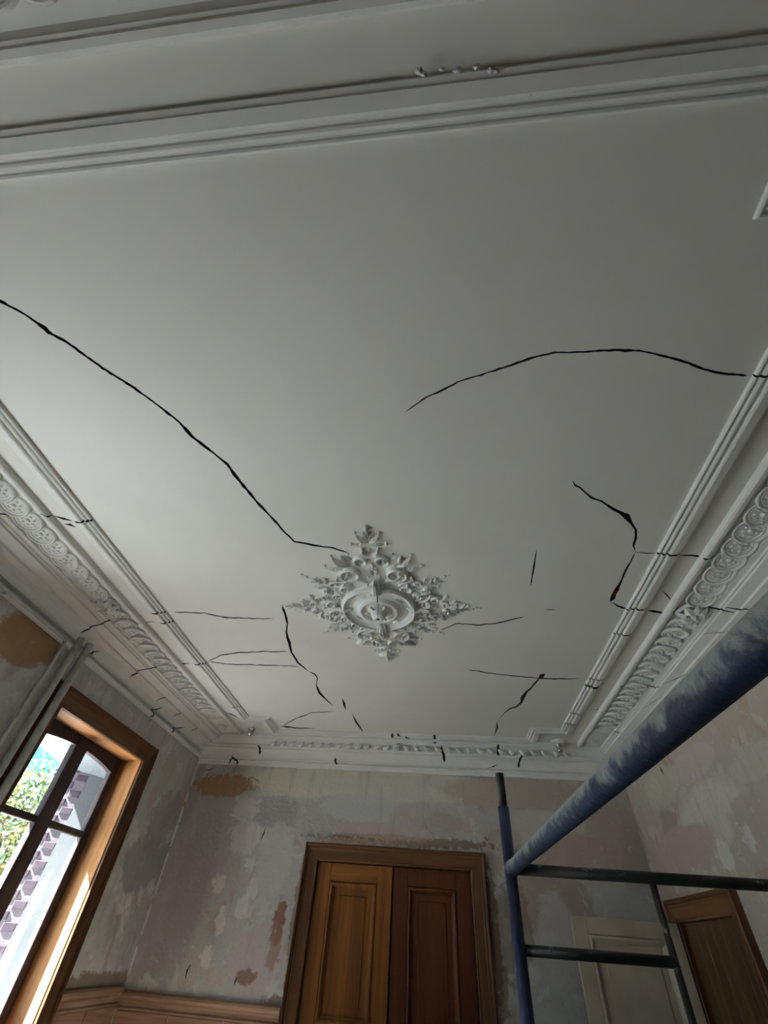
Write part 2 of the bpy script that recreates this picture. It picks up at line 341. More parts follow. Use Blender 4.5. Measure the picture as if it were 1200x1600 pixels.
ceil_cracks = [
 pl('-40,450 0,470 40,492 70,513 76,519 105,535 160,575 205,603 245,632 275,655 291,672 300,682 330,705 355,725 366,741 400,783 430,815 445,832 460,846 490,852 520,856 545,864', [4,4.5,3.6,6,6,4,3.8,3.6,4,4,6.5,4.5,4,4,6,4,3.6,3.4,3,3,2.6,2]),
 pl('633,644 660,624 690,610 715,597 760,583 800,570 825,561 865,551 905,550 960,547 1000,548 1040,557 1075,567 1100,577 1130,584 1168,587', [1.5,2.6,3.2,2.6,3,3.6,4,4,3,4.6,3.6,4,4,4.6,4,4]),
 pl('894,750 898,758 907,762 915,770 925,778 940,783 953,792 968,800 980,807 987,818 993,828 994,840 990,852 993,862', [1.5,4,2.5,4,4,3,5,8,9,6,4,3.5,4,2.5]),
 pl('993,862 985,878 977,893 972,905 964,920 957,934 953,940', [2.5,3,4.5,5,6,10,6]),
 pl('993,863 1010,864 1026,865', [2,2.6,2]), pl('955,940 965,947 979,951', [3,3,3]),
 pl('440,945 446,960 449,975 447,988 452,1005 456,1020 465,1035 482,1049', [1.5,5,3,3,5,4,3.6,2]),
 pl('482,1049 492,1053 496,1060 494,1070 500,1083 508,1092 521,1103', [1.5,2,2,1.6,4,2.6,1]),
 pl('446,978 452,972', [2,1.5]),
 pl('270,956 290,957 320,958 352,965 380,966 428,967', [1.6,1.6,1.6,2.6,2.4,1.2]),
 pl('323,1034 345,1024 370,1020 410,1018 450,1018', [1.8,2,2,1.8,1.2]), pl('325,1034 360,1038 400,1039 468,1041', [1.4,1.8,1.6,1.2]),
 pl('535,1091 538,1100 540,1109', [2,5,2.5]), pl('550,1115 556,1127 562,1136 568,1145', [2.5,4,2.2,1]),
 pl('437,1136 465,1122 485,1114 522,1111', [1.2,2,1.6,1]), pl('440,1135 470,1138 493,1138', [3,1.4,1]),
 pl('730,1046 760,1051 800,1056 845,1060 880,1061 906,1060', [1,2,2.2,2.2,2,1.2]),
 pl('852,1053 846,1057 842,1060', [5,9,6]), pl('846,1056 838,1065 830,1075 823,1081 817,1090 814,1098 806,1104 797,1107 788,1114 776,1128', [5,3,3.6,3,6,5,2.4,2.6,1.2,.8]),
 pl('776,1127 777,1137 772,1150', [3,3,3]),
 pl('839,858 836,875 833,895 829,916', [1.5,3,2.6,2]),
 pl('688,985 715,974 745,977 780,973 820,963', [1.6,1.8,2.4,2,2]), pl('850,953 869,953', [1.6,1.6]),
 pl('113,814 100,811 84,806', [3, 4.5, 2.5]), pl('119,824 110,820 100,819', [1, 3, 1.5]), pl('1060,867 1080,868 1099,870', 3), pl('1012,954 1030,956 1049,960', 3.6), pl('1035,923 1042,930 1050,940', 2.8),
 pl('243,971 230,972 216,975', [1.2, 1.8, 1.8]), pl('297,1036 286,1037 273,1039', [1.2, 2, 1.8]), pl('372,1121 362,1116 352,1113', [2.4, 2.4, 1.2]), pl('925,1109 938,1109 950,1112', 1.8),
]
outer = [(XL-0.02, YN-0.02), (XR+0.02, YN-0.02), (XR+0.02, YF+0.02), (XL-0.02, YF+0.02)]
ceiling = plane_with_cracks('ceiling', 2, ZC, outer, [], ceil_cracks, M['ceiling'], 1.0)
tag(ceiling, 'cracked off-white plaster ceiling with raked-out dark cracks', 'ceiling', kind='structure')
# crumbs of red brick showing in the widest break
bp = on_z(961, 929, ZC)
MB().box(bp+Vector((-.012, -.03, .006)), bp+Vector((.012, .02, .02)), .002).build('brick', M['brick'], ceiling)

# ------------------------------------------------------------------ walls, floor
WIN_DY = -2.77
OPEN_W1 = (3.37, 4.79, -0.75, 1.23)          # window opening in the left wall: y0, y1, z0, z1 (heights from eye level 1.5)
def wrect(y0, y1, z0, z1): return [(y0, z0+1.5), (y1, z0+1.5), (y1, z1+1.5), (y0, z1+1.5)]
wl_cracks = [pl('253,1106 246,1113 233,1128', [2, 3, 1]), pl('286,1140 276,1145 262,1151', [1, 2.2, 1]), pl('292,1122 300,1130', [1, 2])]
wall_left = plane_with_cracks('wall_left', 0, XL, [(YN, 0), (YF, 0), (YF, ZC), (YN, ZC)],
    [wrect(*OPEN_W1), wrect(OPEN_W1[0]+WIN_DY, OPEN_W1[1]+WIN_DY, OPEN_W1[2], OPEN_W1[3])], wl_cracks, M['wall_left'], -1.0)
tag(wall_left, 'stripped grey plaster wall with the tall windows', 'wall', kind='structure')
DOOR1 = (-1.30, 0.36, 0.645)
wf_cracks = [pl('663,1286 668,1296', [3.5, 3]), pl('673,1301 679,1303', [4, 3]), pl('709,1302 714,1304', [3, 2]), pl('415,1293 412,1303 408,1312', [1.5, 2.5, 2]),
             pl('298,1507 293,1516 289,1530', [3, 2.4, 1.2]), pl('291,1541 297,1538', [2, 1.5]), pl('358,1190 352,1200', [1.5, 1.5]), pl('370,1526 366,1540', [3, 2.4]), pl('320,1205 335,1200', [2, 1.5])]
wall_far = plane_with_cracks('wall_far', 1, YF, [(XL, 0), (XR, 0), (XR, ZC), (XL, ZC)],
    [[(DOOR1[0], 0), (DOOR1[1], 0), (DOOR1[1], DOOR1[2]+1.5), (DOOR1[0], DOOR1[2]+1.5)]], wf_cracks, M['wall_far'], 1.0)
tag(wall_far, 'patchy stripped plaster wall around the brown double door', 'wall', kind='structure')
DOOR2 = (4.60, 5.62, 0.34)
wr_cracks = [pl('1031,1198 1034,1204 1037,1211', [2.2, 2.4, 1]), pl('1192,1062 1200,1055', [3, 2])]
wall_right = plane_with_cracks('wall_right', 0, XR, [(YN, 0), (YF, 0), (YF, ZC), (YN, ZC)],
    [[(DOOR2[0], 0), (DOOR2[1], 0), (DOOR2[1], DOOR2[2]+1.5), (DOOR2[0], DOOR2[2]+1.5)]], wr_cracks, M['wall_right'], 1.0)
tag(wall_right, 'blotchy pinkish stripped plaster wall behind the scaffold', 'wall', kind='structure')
wall_near = MB().box((XL, YN-0.15, 0), (XR, YN, ZC)).build('wall_near', M['old_brown'])  # unseen wall, its dark brown chosen to cut fill light on the ceiling
tag(wall_near, 'room wall standing opposite the brown double door', 'wall', kind='structure')
floor = MB().box((XL, YN, -0.1), (XR, YF, 0)).build('floor', M['floor'])
tag(floor, 'bare wooden floor of the stripped room', 'floor', kind='structure')

zc = 1.16
while zc < 3.0:
    L = random.uniform(.10, .30); a = random.uniform(.006, .014); b_ = random.uniform(.006, .014); j = random.uniform(-.004, .006)
    MB().add([(XL, YF-.001, zc), (XL+.018+j, YF-.001, zc+.01), (XL+a, YF-a, zc), (XL, YF-.018-j, zc), (XL, YF-.001, zc+L), (XL+.016, YF-.001, zc+L-.02), (XL+b_, YF-b_, zc+L), (XL, YF-.02, zc+L)],
             [(1,2,6,5), (2,3,7,6), (1,3,2), (5,6,7)]).build('corner_filler', M['filler'], wall_far)
    zc += L+random.uniform(0, .08)
# ------------------------------------------------------------------ mouldings: straight runs with cracks as gaps
def crack_on(starts, axis, pix, full=False):
    """pixel polyline -> {profile vertex: (t, half width)} on a run whose profile passes through `starts`"""
    a, b = [i for i in range(3) if i != axis]; hits = []
    for (px, py, wd) in pix:
        d = ray(px, py); best = None
        for i in range(len(starts)-1):
            p = starts[i]-CAM; e = starts[i+1]-starts[i]
            det = d[a]*(-e[b]) + e[a]*d[b]
            if abs(det) < 1e-9: continue
            s = (p[a]*(-e[b]) + e[a]*p[b])/det; fr = (d[a]*p[b]-d[b]*p[a])/det
            if -0.02 <= fr <= 1.02 and s > 0 and (best is None or s < best[0]): best = (s, i+fr)
        if best: hits.append((best[1], CAM[axis]+d[axis]*best[0], wd*best[0]/FL*0.62))
    if full and len(hits) == 1: hits = hits*2
    if len(hits) < 2: return None
    hits.sort(); u0, u1 = hits[0][0], hits[-1][0]
    i0, i1 = math.floor(u0+0.3), math.ceil(u1-0.3)
    if i1 - i0 < 1: i1 = i0+1
    if full: i0, i1 = 0, len(starts)-1
    i0 = max(i0, 0); i1 = min(i1, len(starts)-1); res = {}
    for i in range(i0, i1+1):
        k = 0
        while k < len(hits)-2 and hits[k+1][0] < i: k += 1
        h0, h1 = hits[k], hits[k+1]; q = 0 if h1[0]-h0[0] < 1e-6 else min(1, max(0, (i-h0[0])/(h1[0]-h0[0])))
        res[i] = (h0[1]+(h1[1]-h0[1])*q + random.uniform(-.0018, .0018), (h0[2]+(h1[2]-h0[2])*q)*random.uniform(.7, 1.25))
    return res
def grid_run(name, starts, ends, axis, cracks, mat, parent, push, full=False):
    n = len(starts); cr = []
    for c in cracks:
        r = crack_on(starts, axis, c, full)
        if r: cr.append(r)
    lo = min(s[axis] for s in starts); hi = max(e[axis] for e in ends)
    sgn = 1 if ends[0][axis] > starts[0][axis] else -1
    def mean(r): return sum(v[0] for v in r.values())/len(r)
    cr.sort(key=lambda r: sgn*mean(r))
    cols = [[s[axis] for s in starts]]
    for r in cr:
        L = []; R_ = []
        ks = sorted(r); 
        for i in range(n):
            if i in r:
                h = max(r[i][1], .0030)*(0.35 if i in (ks[0], ks[-1]) and len(ks) > 2 else 1.0); L.append(r[i][0]-sgn*h); R_.append(r[i][0]+sgn*h)
            else:
                k = ks[0] if i < ks[0] else ks[-1]; L.append(r[k][0]); R_.append(r[k][0])
        cols += [L, R_]
    cols.append([e[axis] for e in ends])
    for k in range(1, len(cols)):
        for i in range(n):
            if sgn*(cols[k][i]-cols[k-1][i]) < 0: cols[k][i] = cols[k-1][i]
            if k < len(cols)-1 and sgn*(ends[i][axis]-cols[k][i]) < 0: cols[k][i] = ends[i][axis]
    def P(k, i):
        v = starts[i].copy(); v[axis] = cols[k][i]; return v
    V = [P(k, i) for k in range(len(cols)) for i in range(n)]; F = []
    gaps = []
    for k in range(len(cols)-1):
        r = cr[(k-1)//2] if k % 2 == 1 and k < len(cols)-1 and (k-1)//2 < len(cr) else None
        miss = []
        for i in range(n-1):
            if r is not None and i in r and i+1 in r: miss.append(i)
            else: F.append((k*n+i, k*n+i+1, (k+1)*n+i+1, (k+1)*n+i))
        if r is not None and miss: gaps.append((k, miss))
    ob = mk(name, V, F, mat, parent)
    push = Vector(push)
    for k, miss in gaps:
        vv = []; ff = []
        idx = list(range(miss[0], miss[-1]+2)); q = len(idx)
        for s in (0, 1):
            for c in (k, k+1): vv += [P(c, i) + push*s for i in idx]
        for i in range(q-1):
            ff += [(i, i+1, 2*q+i+1, 2*q+i), (q+i, q+i+1, 3*q+i+1, 3*q+i), (2*q+i, 2*q+i+1, 3*q+i+1, 3*q+i)]
        mk('crack', vv, ff, M['crack'], ob if parent is None else parent)
    return ob
def mitred(path, closed, profile, lift, outward):
    """path: 2-D points; profile: (offset, height); returns per segment (starts, ends) as 3-D points"""
    n = len(path); segs = []
    def nrm(a, b):
        d = (b-a).normalized(); return Vector((d.y, -d.x))*outward
    path = [Vector(p) for p in path]
    off = []
    for i in range(n):
        if closed or 0 < i < n-1:
            n0 = nrm(path[i-1], path[i]); n1 = nrm(path[i], path[(i+1) % n]); b = n0+n1
            off.append(b/(b.dot(n0)))
        elif i == 0: off.append(nrm(path[0], path[1]))
        else: off.append(nrm(path[n-2], path[n-1]))
    for i in range(n if closed else n-1):
        j = (i+1) % n
        segs.append(([lift(path[i]+off[i]*o, h) for o, h in profile], [lift(path[j]+off[j]*o, h) for o, h in profile]))
    return segs

Z = lambda z: z + 1.5
# cornice profile, measured as distance from the left side's inner reed edge (|x| - 2.205) and height above the eye
LP = [(2.475,1.87),(2.478,1.838),(2.488,1.831),(2.508,1.831),(2.515,1.841),(2.525,1.841),(2.530,1.848),(2.545,1.858),(2.735,1.838),(2.738,1.820),(2.765,1.814),(2.772,1.802),(2.785,1.802),(2.788,1.787),(2.878,1.768),(2.882,1.752),(2.900,1.750),(2.940,1.742),(2.972,1.722),(2.990,1.692),(2.994,1.672),(3.036,1.674),(3.036,1.640),(3.006,1.637),(2.999,1.624),(3.004,1.612),(3.020,1.604),(3.05,1.602)]
left_prof = [(-x, z) for x, z in LP]
right_prof = [(1.421+x-2.205 if x <= 2.775 else 1.991+(x-2.775)/0.275*0.209, z) for x, z in LP]
near_prof = [(0.112-(x-2.205), z) for x, z in LP]
far_prof = [(5.757,1.87),(5.758,1.832),(5.764,1.818),(5.774,1.812),(5.782,1.814),(5.788,1.802),(5.836,1.752),(5.832,1.736),(5.838,1.724),(5.850,1.720),(5.856,1.722),(5.858,1.708),(5.882,1.702),(5.905,1.682),(5.926,1.655),(5.936,1.630),(5.938,1.612),(5.978,1.608),(5.978,1.600),(5.966,1.598),(5.966,1.588),(5.984,1.584),(5.986,1.545),(6.0,1.541)]

lc = [pl('78,808 55,797 40,795 25,788', 2.4), pl('13,803 5,803 -10,802', 2.4),
      pl('180,966 160,974 150,977 128,988', 2.2), pl('243,971 218,974 205,975', 1.2),
      pl('243,1042 232,1046 226,1045 203,1058', 2.2), pl('297,1036 275,1038', 1.4),
      pl('156,1018 146,1018 136,1021', 3), pl('260,1088 252,1091 244,1096', 1.8), pl('285,1111 272,1119', 1.6), pl('253,1106 244,1108 234,1120', 2.6), pl('287,1137 278,1137 266,1144', 2.6), pl('308,1137 296,1144', 1.4), pl('86,805 76,820 66,822', 1.8), pl('372,1121 354,1114', 1.8)]
c_left = grid_run('trim_1', [Vector((x, YN, Z(z))) for x, z in left_prof], [Vector((x, YF, Z(z))) for x, z in left_prof], 1, lc, M['mould'], None, (-.012, 0, .014))
tag(c_left, 'deep plaster cornice with coin frieze above the window wall', 'cornice', kind='structure')
rc = [pl('1098,871 1104,874 1127,869', 3), pl('1048,959 1075,952 1090,948 1110,948 1138,955', 3), pl('1143,951 1175,951 1178,953', 2.6), pl('1174,952 1188,938 1203,921', 3.4), pl('1035,923 1042,930 1049,939', 2.4),
      pl('958,1070 968,1072 978,1071', 2.6), pl('1012,1069 1022,1074 1031,1074', 2.6), pl('1108,992 1120,988 1133,987', 2), pl('1040,1071 1052,1060 1074,1051', 2.8), pl('1008,1109 1028,1086 1038,1074', 2.2), pl('1081,1046 1090,1050', 2.4), pl('955,1141 969,1145', 2), pl('925,1109 948,1111', 1.4)]
c_right = grid_run('trim_2', [Vector((x, YN, Z(z))) for x, z in right_prof], [Vector((x, YF, Z(z))) for x, z in right_prof], 1, rc, M['mould'], None, (.012, 0, .014))
tag(c_right, 'deep plaster cornice with coin frieze above the scaffold', 'cornice', kind='structure')
c_near = grid_run('trim_3', [Vector((XL, y, Z(z))) for y, z in near_prof], [Vector((XR, y, Z(z))) for y, z in near_prof], 0, [], M['mould'], None, (0, -.012, .014))
tag(c_near, 'plaster cornice band crossing the ceiling opposite the double door', 'cornice', kind='structure')
fc = [pl('524,1186 526,1194 526,1204', 3), pl('404,1164 406,1170 406,1176', 3), pl('358,1177 364,1184 371,1195', 3.4), pl('362,1184 358,1194', 2), pl('690,1171 693,1178 694,1188', 3.4), pl('680,1158 679,1162', 3.4), pl('778,1162 779,1181', 2.6), pl('816,1178 812,1188 810,1200', 2.8), pl('810,1199 811,1218', 2.6), pl('743,1214 758,1201 776,1196', 2.4), pl('886,1203 877,1220', 3), pl('641,1155 634,1151', 3)]
c_far = grid_run('trim_4', [Vector((XL, y, Z(z))) for y, z in far_prof], [Vector((XR, y, Z(z))) for y, z in far_prof], 0, fc, M['mould'], None, (0, .012, .014))
tag(c_far, 'narrow plaster cornice with leaf beads above the double door', 'cornice', kind='structure')

# reeded border moulding round the ceiling panel, stepped in at the corners
REED = [(0,0),(.002,-.016),(.008,-.020),(.015,-.018),(.019,-.010),(.026,-.010),(.029,-.022),(.037,-.026),(.045,-.024),(.049,-.015),(.060,-.015),(.064,-.030),(.072,-.034),(.112,-.030),(.116,-.022),(.132,-.018),(.136,0)]
path = [(-2.205,.43),(-2.205,5.21),(-1.947,5.21),(-1.947,5.618),(1.085,5.618),(1.085,5.29),(1.421,5.29),(1.421,.43),(1.14,.43),(1.14,.112),(-1.92,.112),(-1.92,.43)]
segs = mitred(path, True, REED, lambda p, h: Vector((p.x, p.y, ZC+h)), -1)
reed = empty('trim_5', (0, 0, ZC))
tag(reed, 'reeded plaster border moulding stepped at the ceiling corners', 'moulding', kind='structure')
reed_cr = {0: [pl('150,812 138,813 113,814', 3), pl('258,956 246,958 233,962', 2.4), pl('276,971 262,973 250,977', 2.2), pl('322,1033 312,1037 303,1042', 2.2), pl('372,1104 357,1106', 1.4)],
           3: [pl('604,1144 613,1147', 3), pl('622,1149 640,1155', 2.6), pl('683,1147 679,1156', 3), pl('775,1150 777,1162', 3)],
           6: [pl('1168,587 1185,588 1215,590', 3.4), pl('1024,864 1038,867 1060,874', 3), pl('978,951 990,952 1008,957', 3), pl('957,988 970,990 986,995', 2.4), pl('909,1071 920,1072 934,1075', 4.5), pl('912,1058 925,1060 940,1063', 1.8), pl('889,1112 905,1117', 1.8), pl('877,1128 886,1130 894,1133', 2.4)]}
for i, (a, b) in enumerate(segs):
    ax = 0 if abs(b[0].x-a[0].x) > abs(b[0].y-a[0].y) else 1
    pu = {0: (-.0, 0, .016), 1: (0, 0, .016)}[ax]
    grid_run('moulding_length', a, b, ax, reed_cr.get(i, []), M['mould'], reed, pu, True)

for px_, py_, r_ in ((655,112,.012), (662,116,.008), (690,108,.007), (715,110,.010), (745,104,.008), (768,110,.011), (776,112,.007), (830,148,.007)):
    c = on_z(px_, py_, ZC-.030); b_ = MB(); V = [(c.x+r_*random.uniform(.6, 1.3)*math.cos(k*PI/3)*1.4, c.y+r_*random.uniform(.5, 1.1)*math.sin(k*PI/3), c.z+.004) for k in range(6)] + [(c.x, c.y, c.z-r_*.7)]
    mk('plaster_chip', V, [(k, (k+1) % 6, 6) for k in range(6)], M['filler'], reed)
# ------------------------------------------------------------------ frieze ornament
def lathe(prof, n=24, a0=0.0, cap=None):
    V = []; F = []
    for r, z in prof:
        for k in range(n):
            q = a0+2*PI*k/n; V.append(Vector((r*math.cos(q), r*math.sin(q), z)))
    for i in range(len(prof)-1):
        for k in range(n):
            k2 = (k+1) % n; F.append((i*n+k, i*n+k2, (i+1)*n+k2, (i+1)*n+k))
    return V, F
def blob(bm_, c, r, n=6, rings=3):
    """half ellipsoid hanging down from the plane z=c.z"""
    V = []; F = []
    for i in range(rings):
        p = PI/2*i/rings
        for k in range(n):
            q = 2*PI*k/n; V.append(Vector((c[0]+r[0]*math.cos(p)*math.cos(q), c[1]+r[1]*math.cos(p)*math.sin(q), c[2]-r[2]*math.sin(p))))
    V.append(Vector((c[0], c[1], c[2]-r[2])))
    for i in range(rings-1):
        for k in range(n): F.append((i*n+k, (i+1)*n+k, (i+1)*n+(k+1) % n, i*n+(k+1) % n))
    for k in range(n): F.append(((rings-1)*n+k, len(V)-1, (rings-1)*n+(k+1) % n))
    bm_.add(V, F)
def coin_mesh():
    b = MB(); R0 = 0.094
    V, F = lathe([(R0, 0.004), (R0, -.012), (R0-.006, -.018), (R0-.014, -.015), (R0-.019, -.007), (R0-.024, -.010), (R0-.031, -.010), (R0-.036, -.005), (.03, -.006), (.001, -.008)], 22); b.add(V, F)
    for k in range(7):
        q = 2*PI*k/7+.3; blob(b, (.038*math.cos(q), .038*math.sin(q), -.004), (.013, .010, .011), 5, 2)
    blob(b, (0, 0, -.005), (.018, .018, .014), 6, 2)
    for k in range(5):
        q = 2*PI*k/5; blob(b, (.058*math.cos(q), .058*math.sin(q), -.006), (.007, .007, .007), 5, 2)
    # overlap tilt: the edge at +y stands proud of the next disc
    return mesh('overlapping_disc', b.v, b.f, M['mould'])
COIN = coin_mesh()
def inst(name, me, parent, loc, rot=(0, 0, 0), scl=(1, 1, 1)):
    o = bpy.data.objects.new(name, me); COL.objects.link(o); o.parent = parent
    o.location = Vector(loc) - root_loc(parent); o.rotation_euler = rot; o.scale = scl
    return o
def rosette_mesh(name, r, h, n=8, mat='mould'):
    b = MB()
    V, F = lathe([(r, 0.003), (r, -.25*h), (r*.9, -.32*h), (r*.78, -.18*h), (r*.3, -.25*h), (.001, -.3*h)], 18); b.add(V, F)
    for k in range(n):
        q = 2*PI*k/n; c, s = math.cos(q), math.sin(q); vv = []; ff = []
        L = [(.12, .10, .5), (.35, .20, .75), (.62, .26, .95), (.88, .16, .70), (1.08, .02, .35)]
        for (d, wd, hh) in L:
            for sgn in (-1, 0, 1):
                x, y = r*d, r*wd*sgn*1.3; z = -h*hh*(1 if sgn == 0 else .72); vv.append((x*c-y*s, x*s+y*c, z))
        for i in range(4): ff += [(i*3, i*3+1, i*3+4, i*3+3), (i*3+1, i*3+2, i*3+5, i*3+4)]
        b.add(vv, ff)
    blob(b, (0, 0, -.5*h), (r*.2, r*.2, h*.7), 8, 3)
    return mesh(name, b.v, b.f, M[mat])
BOSS = rosette_mesh('rosette', .10, .075)
ROSET = rosette_mesh('small_rosette', .055, .03, 6)
def disc_row(parent, side):
    prof = left_prof if side < 0 else right_prof
    cx = (prof[7][0]+prof[8][0])/2; cz = Z((prof[7][1]+prof[8][1])/2); slope = -side*math.atan2(.020, .19)
    yb = 2.80 if side < 0 else 2.86
    k = 0
    for dirn, stop in ((-1, 0.30), (1, 5.14)):
        y = yb+dirn*0.17
        while (y-stop)*dirn < 0:
            inst('overlapping_disc', COIN, parent, (cx, y, cz-.002), (dirn*math.radians(9), slope*-1.0, 0), (1, 1, 1)); y += dirn*0.136; k += 1
    inst('rosette', BOSS, parent, (cx, yb, cz))
    # cross fillet that closes the frieze, and a rosette in the corner panel
    x0, x1 = sorted((prof[4][0], prof[10][0]))
    MB().box((x0, 5.235, cz-.022), (x1, 5.26, cz+.03), .004).build('cross_fillet', M['mould'], parent)
    inst('small_rosette', ROSET, parent, (cx, 5.52, cz))
disc_row(c_left, -1); disc_row(c_right, 1)
cy = (near_prof[7][0]+near_prof[8][0])/2; cz = Z(1.848)
for i in range(14):
    inst('overlapping_disc', COIN, c_near, (-1.75+i*.136, cy-.032, cz), (math.radians(-6), 0, PI/2))
# leaf beads of the far cornice
def bead_mesh():
    b = MB(); pts = [(-.034, .008, -.002), (-.020, .012, -.008), (0, .006, -.012), (.016, -.006, -.012), (.028, -.018, -.006)]
    b.tube([Vector(p)*1.25 for p in pts], [.006, .017, .022, .016, .004], 8)
    return mesh('leaf_bead', b.v, b.f, M['mould'], True)
BEAD = bead_mesh()
bt = -math.atan2(1.786-1.744, .036)
for i in range(14): inst('leaf_bead', BEAD, c_far, (-2.03+i*.1205, 5.803, Z(1.766)), (bt, 0, 0), (1.1, 1.15, 1.3))
for i in range(16): inst('leaf_bead', BEAD, c_far, (-.335+i*.1265, 5.803, Z(1.766)), (bt, 0, 0), (-1.1, 1.15, 1.3))
BOSS2 = rosette_mesh('far_rosette', .052, .05)
inst('rosette', BOSS2, c_far, (-.462, 5.808, Z(1.772)), (bt, 0, 0))

# ------------------------------------------------------------------ ceiling rose
RC = Vector((-0.405, 2.86, ZC))
rose = empty('ceiling_rose', RC); rose.scale = (1, 1, 1.25)
tag(rose, 'white plaster ceiling rose with cracked dish and leafy scrolls', 'ceiling rose')
def rpart(name, me, loc=(0, 0, 0), rot=0.0, scl=(1, 1, 1)):
    o = bpy.data.objects.new(name, me); COL.objects.link(o); o.parent = rose; o.location = loc; o.rotation_euler = (0, 0, rot); o.scale = scl
    return o
# dish with a crack running from the rim to the middle
dish = [(.262,-.004),(.262,-.030),(.250,-.022),(.235,-.016),(.205,-.018),(.175,-.026),(.160,-.036),(.150,-.044),(.138,-.046),(.128,-.040),(.122,-.028),(.105,-.022),(.085,-.026),(.066,-.040),(.056,-.062),(.046,-.080),(.030,-.090),(.018,-.092),(.0125,-.088),(.0125,-.045)]
ac = -PI/2 + .03
angs = [ac+.026*(2*PI)/(2*PI)] ; nA = 60
angs = [ac-.02, ac+.02] + [ac+.02+(2*PI-.04)*k/nA for k in range(1, nA)]
V = []; F = []; nn = len(angs); gap = []
DK = 0.99
for i, (r, z) in enumerate(dish):
    r *= DK
    wob = 1.0
    for k, q in enumerate(angs):
        qq = q + (random.uniform(-.006, .006) if k < 2 else 0)
        V.append(Vector((r*math.cos(qq), r*math.sin(qq), z)))
for i in range(len(dish)-1):
    for k in range(nn):
        k2 = (k+1) % nn
        if k == 0 and 2 <= i <= 16: gap.append(i); continue
        F.append((i*nn+k, i*nn+k2, (i+1)*nn+k2, (i+1)*nn+k))
link('dish', mesh('dish', V, F, M['rose'], False), rose, world=False)
vv = []; ff = []; idx = list(range(gap[0], gap[-1]+2)); q = len(idx)
for s in (0, 1):
    for k in (0, 1): vv += [V[i*nn+k]+Vector((0, 0, .014*s)) for i in idx]
for i in range(q-1): ff += [(i, i+1, 2*q+i+1, 2*q+i), (q+i, q+i+1, 3*q+i+1, 3*q+i), (2*q+i, 2*q+i+1, 3*q+i+1, 3*q+i)]
link('crack', mesh('crack', vv, ff, M['crack']), rose, world=False)
V, F = lathe([(.0125, -.0885), (.0125, -.06), (.001, -.06)], 12); link('hook_hole', mesh('hook_hole', V, F, M['crack']), rose, world=False)
V, F = lathe([(.298, .002), (.298, -.008), (.294, -.013), (.290, -.012), (.288, -.024), (.283, -.036), (.276, -.041), (.269, -.038), (.266, -.028), (.263, -.024), (.260, -.026), (.257, -.016), (.257, 0)], 64)
link('rim', mesh('rim', V, F, M['rose'], True), rose, world=False)

def flat_tube(pts, rad, hgt=1.0, n=7):
    """half-round cord lying on the ceiling, pts 2-D"""
    V = []; F = []; N = len(pts); pts = [Vector(p) for p in pts]
    for i in range(N):
        d = (pts[min(i+1, N-1)]-pts[max(i-1, 0)]).normalized(); nr = Vector((-d.y, d.x))
        for k in range(n):
            q = PI*k/(n-1); p = pts[i]+nr*math.cos(q)*rad[i]; V.append(Vector((p.x, p.y, .002 - math.sin(q)*rad[i]*hgt*1.5)))
    for i in range(N-1):
        for k in range(n-1): F.append((i*n+k, i*n+k+1, (i+1)*n+k+1, (i+1)*n+k))
    F.append(tuple(range(n))); F.append(tuple((N-1)*n+k for k in range(n)))
    return V, F
def scroll_mesh(p0, p1, bend, curl0, curl1, r=.010, N=36):
    """C or S scroll from p0 to p1: bend = mid curvature turn, curl0/curl1 = turn (rad) of the volutes at the ends"""
    th = 0.0; P = [Vector((0, 0))]; S = 1.0/N; A = None; B = None
    for i in range(N):
        s = (i+.5)/N; k = bend
        if s < .33: k += curl0*((.33-s)/.33)**1.3*6.0
        if s > .67: k += curl1*((s-.67)/.33)**1.3*6.0
        th += k*S; P.append(P[-1]+Vector((math.cos(th), math.sin(th)))*S)
    a, b = P[int(N*.12)], P[int(N*.88)]; d = b-a; D = Vector(p1)-Vector(p0)
    sc = D.length/d.length; rot = math.atan2(D.y, D.x)-math.atan2(d.y, d.x); c, s_ = math.cos(rot), math.sin(rot)
    Q = [Vector(p0)+Vector(((p-a).x*c-(p-a).y*s_, (p-a).x*s_+(p-a).y*c))*sc for p in P]
    rad = [r*(.45+.65*math.sin(PI*(i/N))**.7) for i in range(N+1)]; rad[0] = rad[-1] = r*1.25; rad[1] = rad[-2] = r*.95
    V, F = flat_tube(Q, rad, 1.6)
    return mesh('scroll', V, F, M['rose'], True)
def leaf_mesh(L=1.0, Wd=.27, h=.30):
    V = []; F = []; prof = [(0, .10, .5), (.18, .55, .8), (.36, 1.0, 1.0), (.50, .70, 1.05), (.64, .95, 1.0), (.82, .5, .8), (1.0, .03, .35)]
    for (x, wd, hh) in prof:
        V += [Vector((x, -wd*Wd/2, .0)), Vector((x, -wd*Wd*.30, -h*.78*hh)), Vector((x, 0, -h*.45*hh)), Vector((x, wd*Wd*.30, -h*.78*hh)), Vector((x, wd*Wd/2, .0))]
    for i in range(len(prof)-1):
        for k in range(4): F.append((i*5+k, i*5+k+1, (i+1)*5+k+1, (i+1)*5+k))
    return mesh('leaf', V, F, M['rose'])
LEAF = leaf_mesh()
def flower_mesh():
    b = MB()
    for k in range(5):
        q = 2*PI*k/5; blob(b, (.6*math.cos(q), .6*math.sin(q), 0), (.40, .40, .45), 6, 2)
    blob(b, (0, 0, -.15), (.30, .30, .55), 6, 2)
    return mesh('flower', b.v, b.f, M['rose'])
FLOW = flower_mesh()
b = MB(); blob(b, (0, 0, 0), (1, .8, 1), 7, 3); BUD = mesh('bud', b.v, b.f, M['rose'], True)
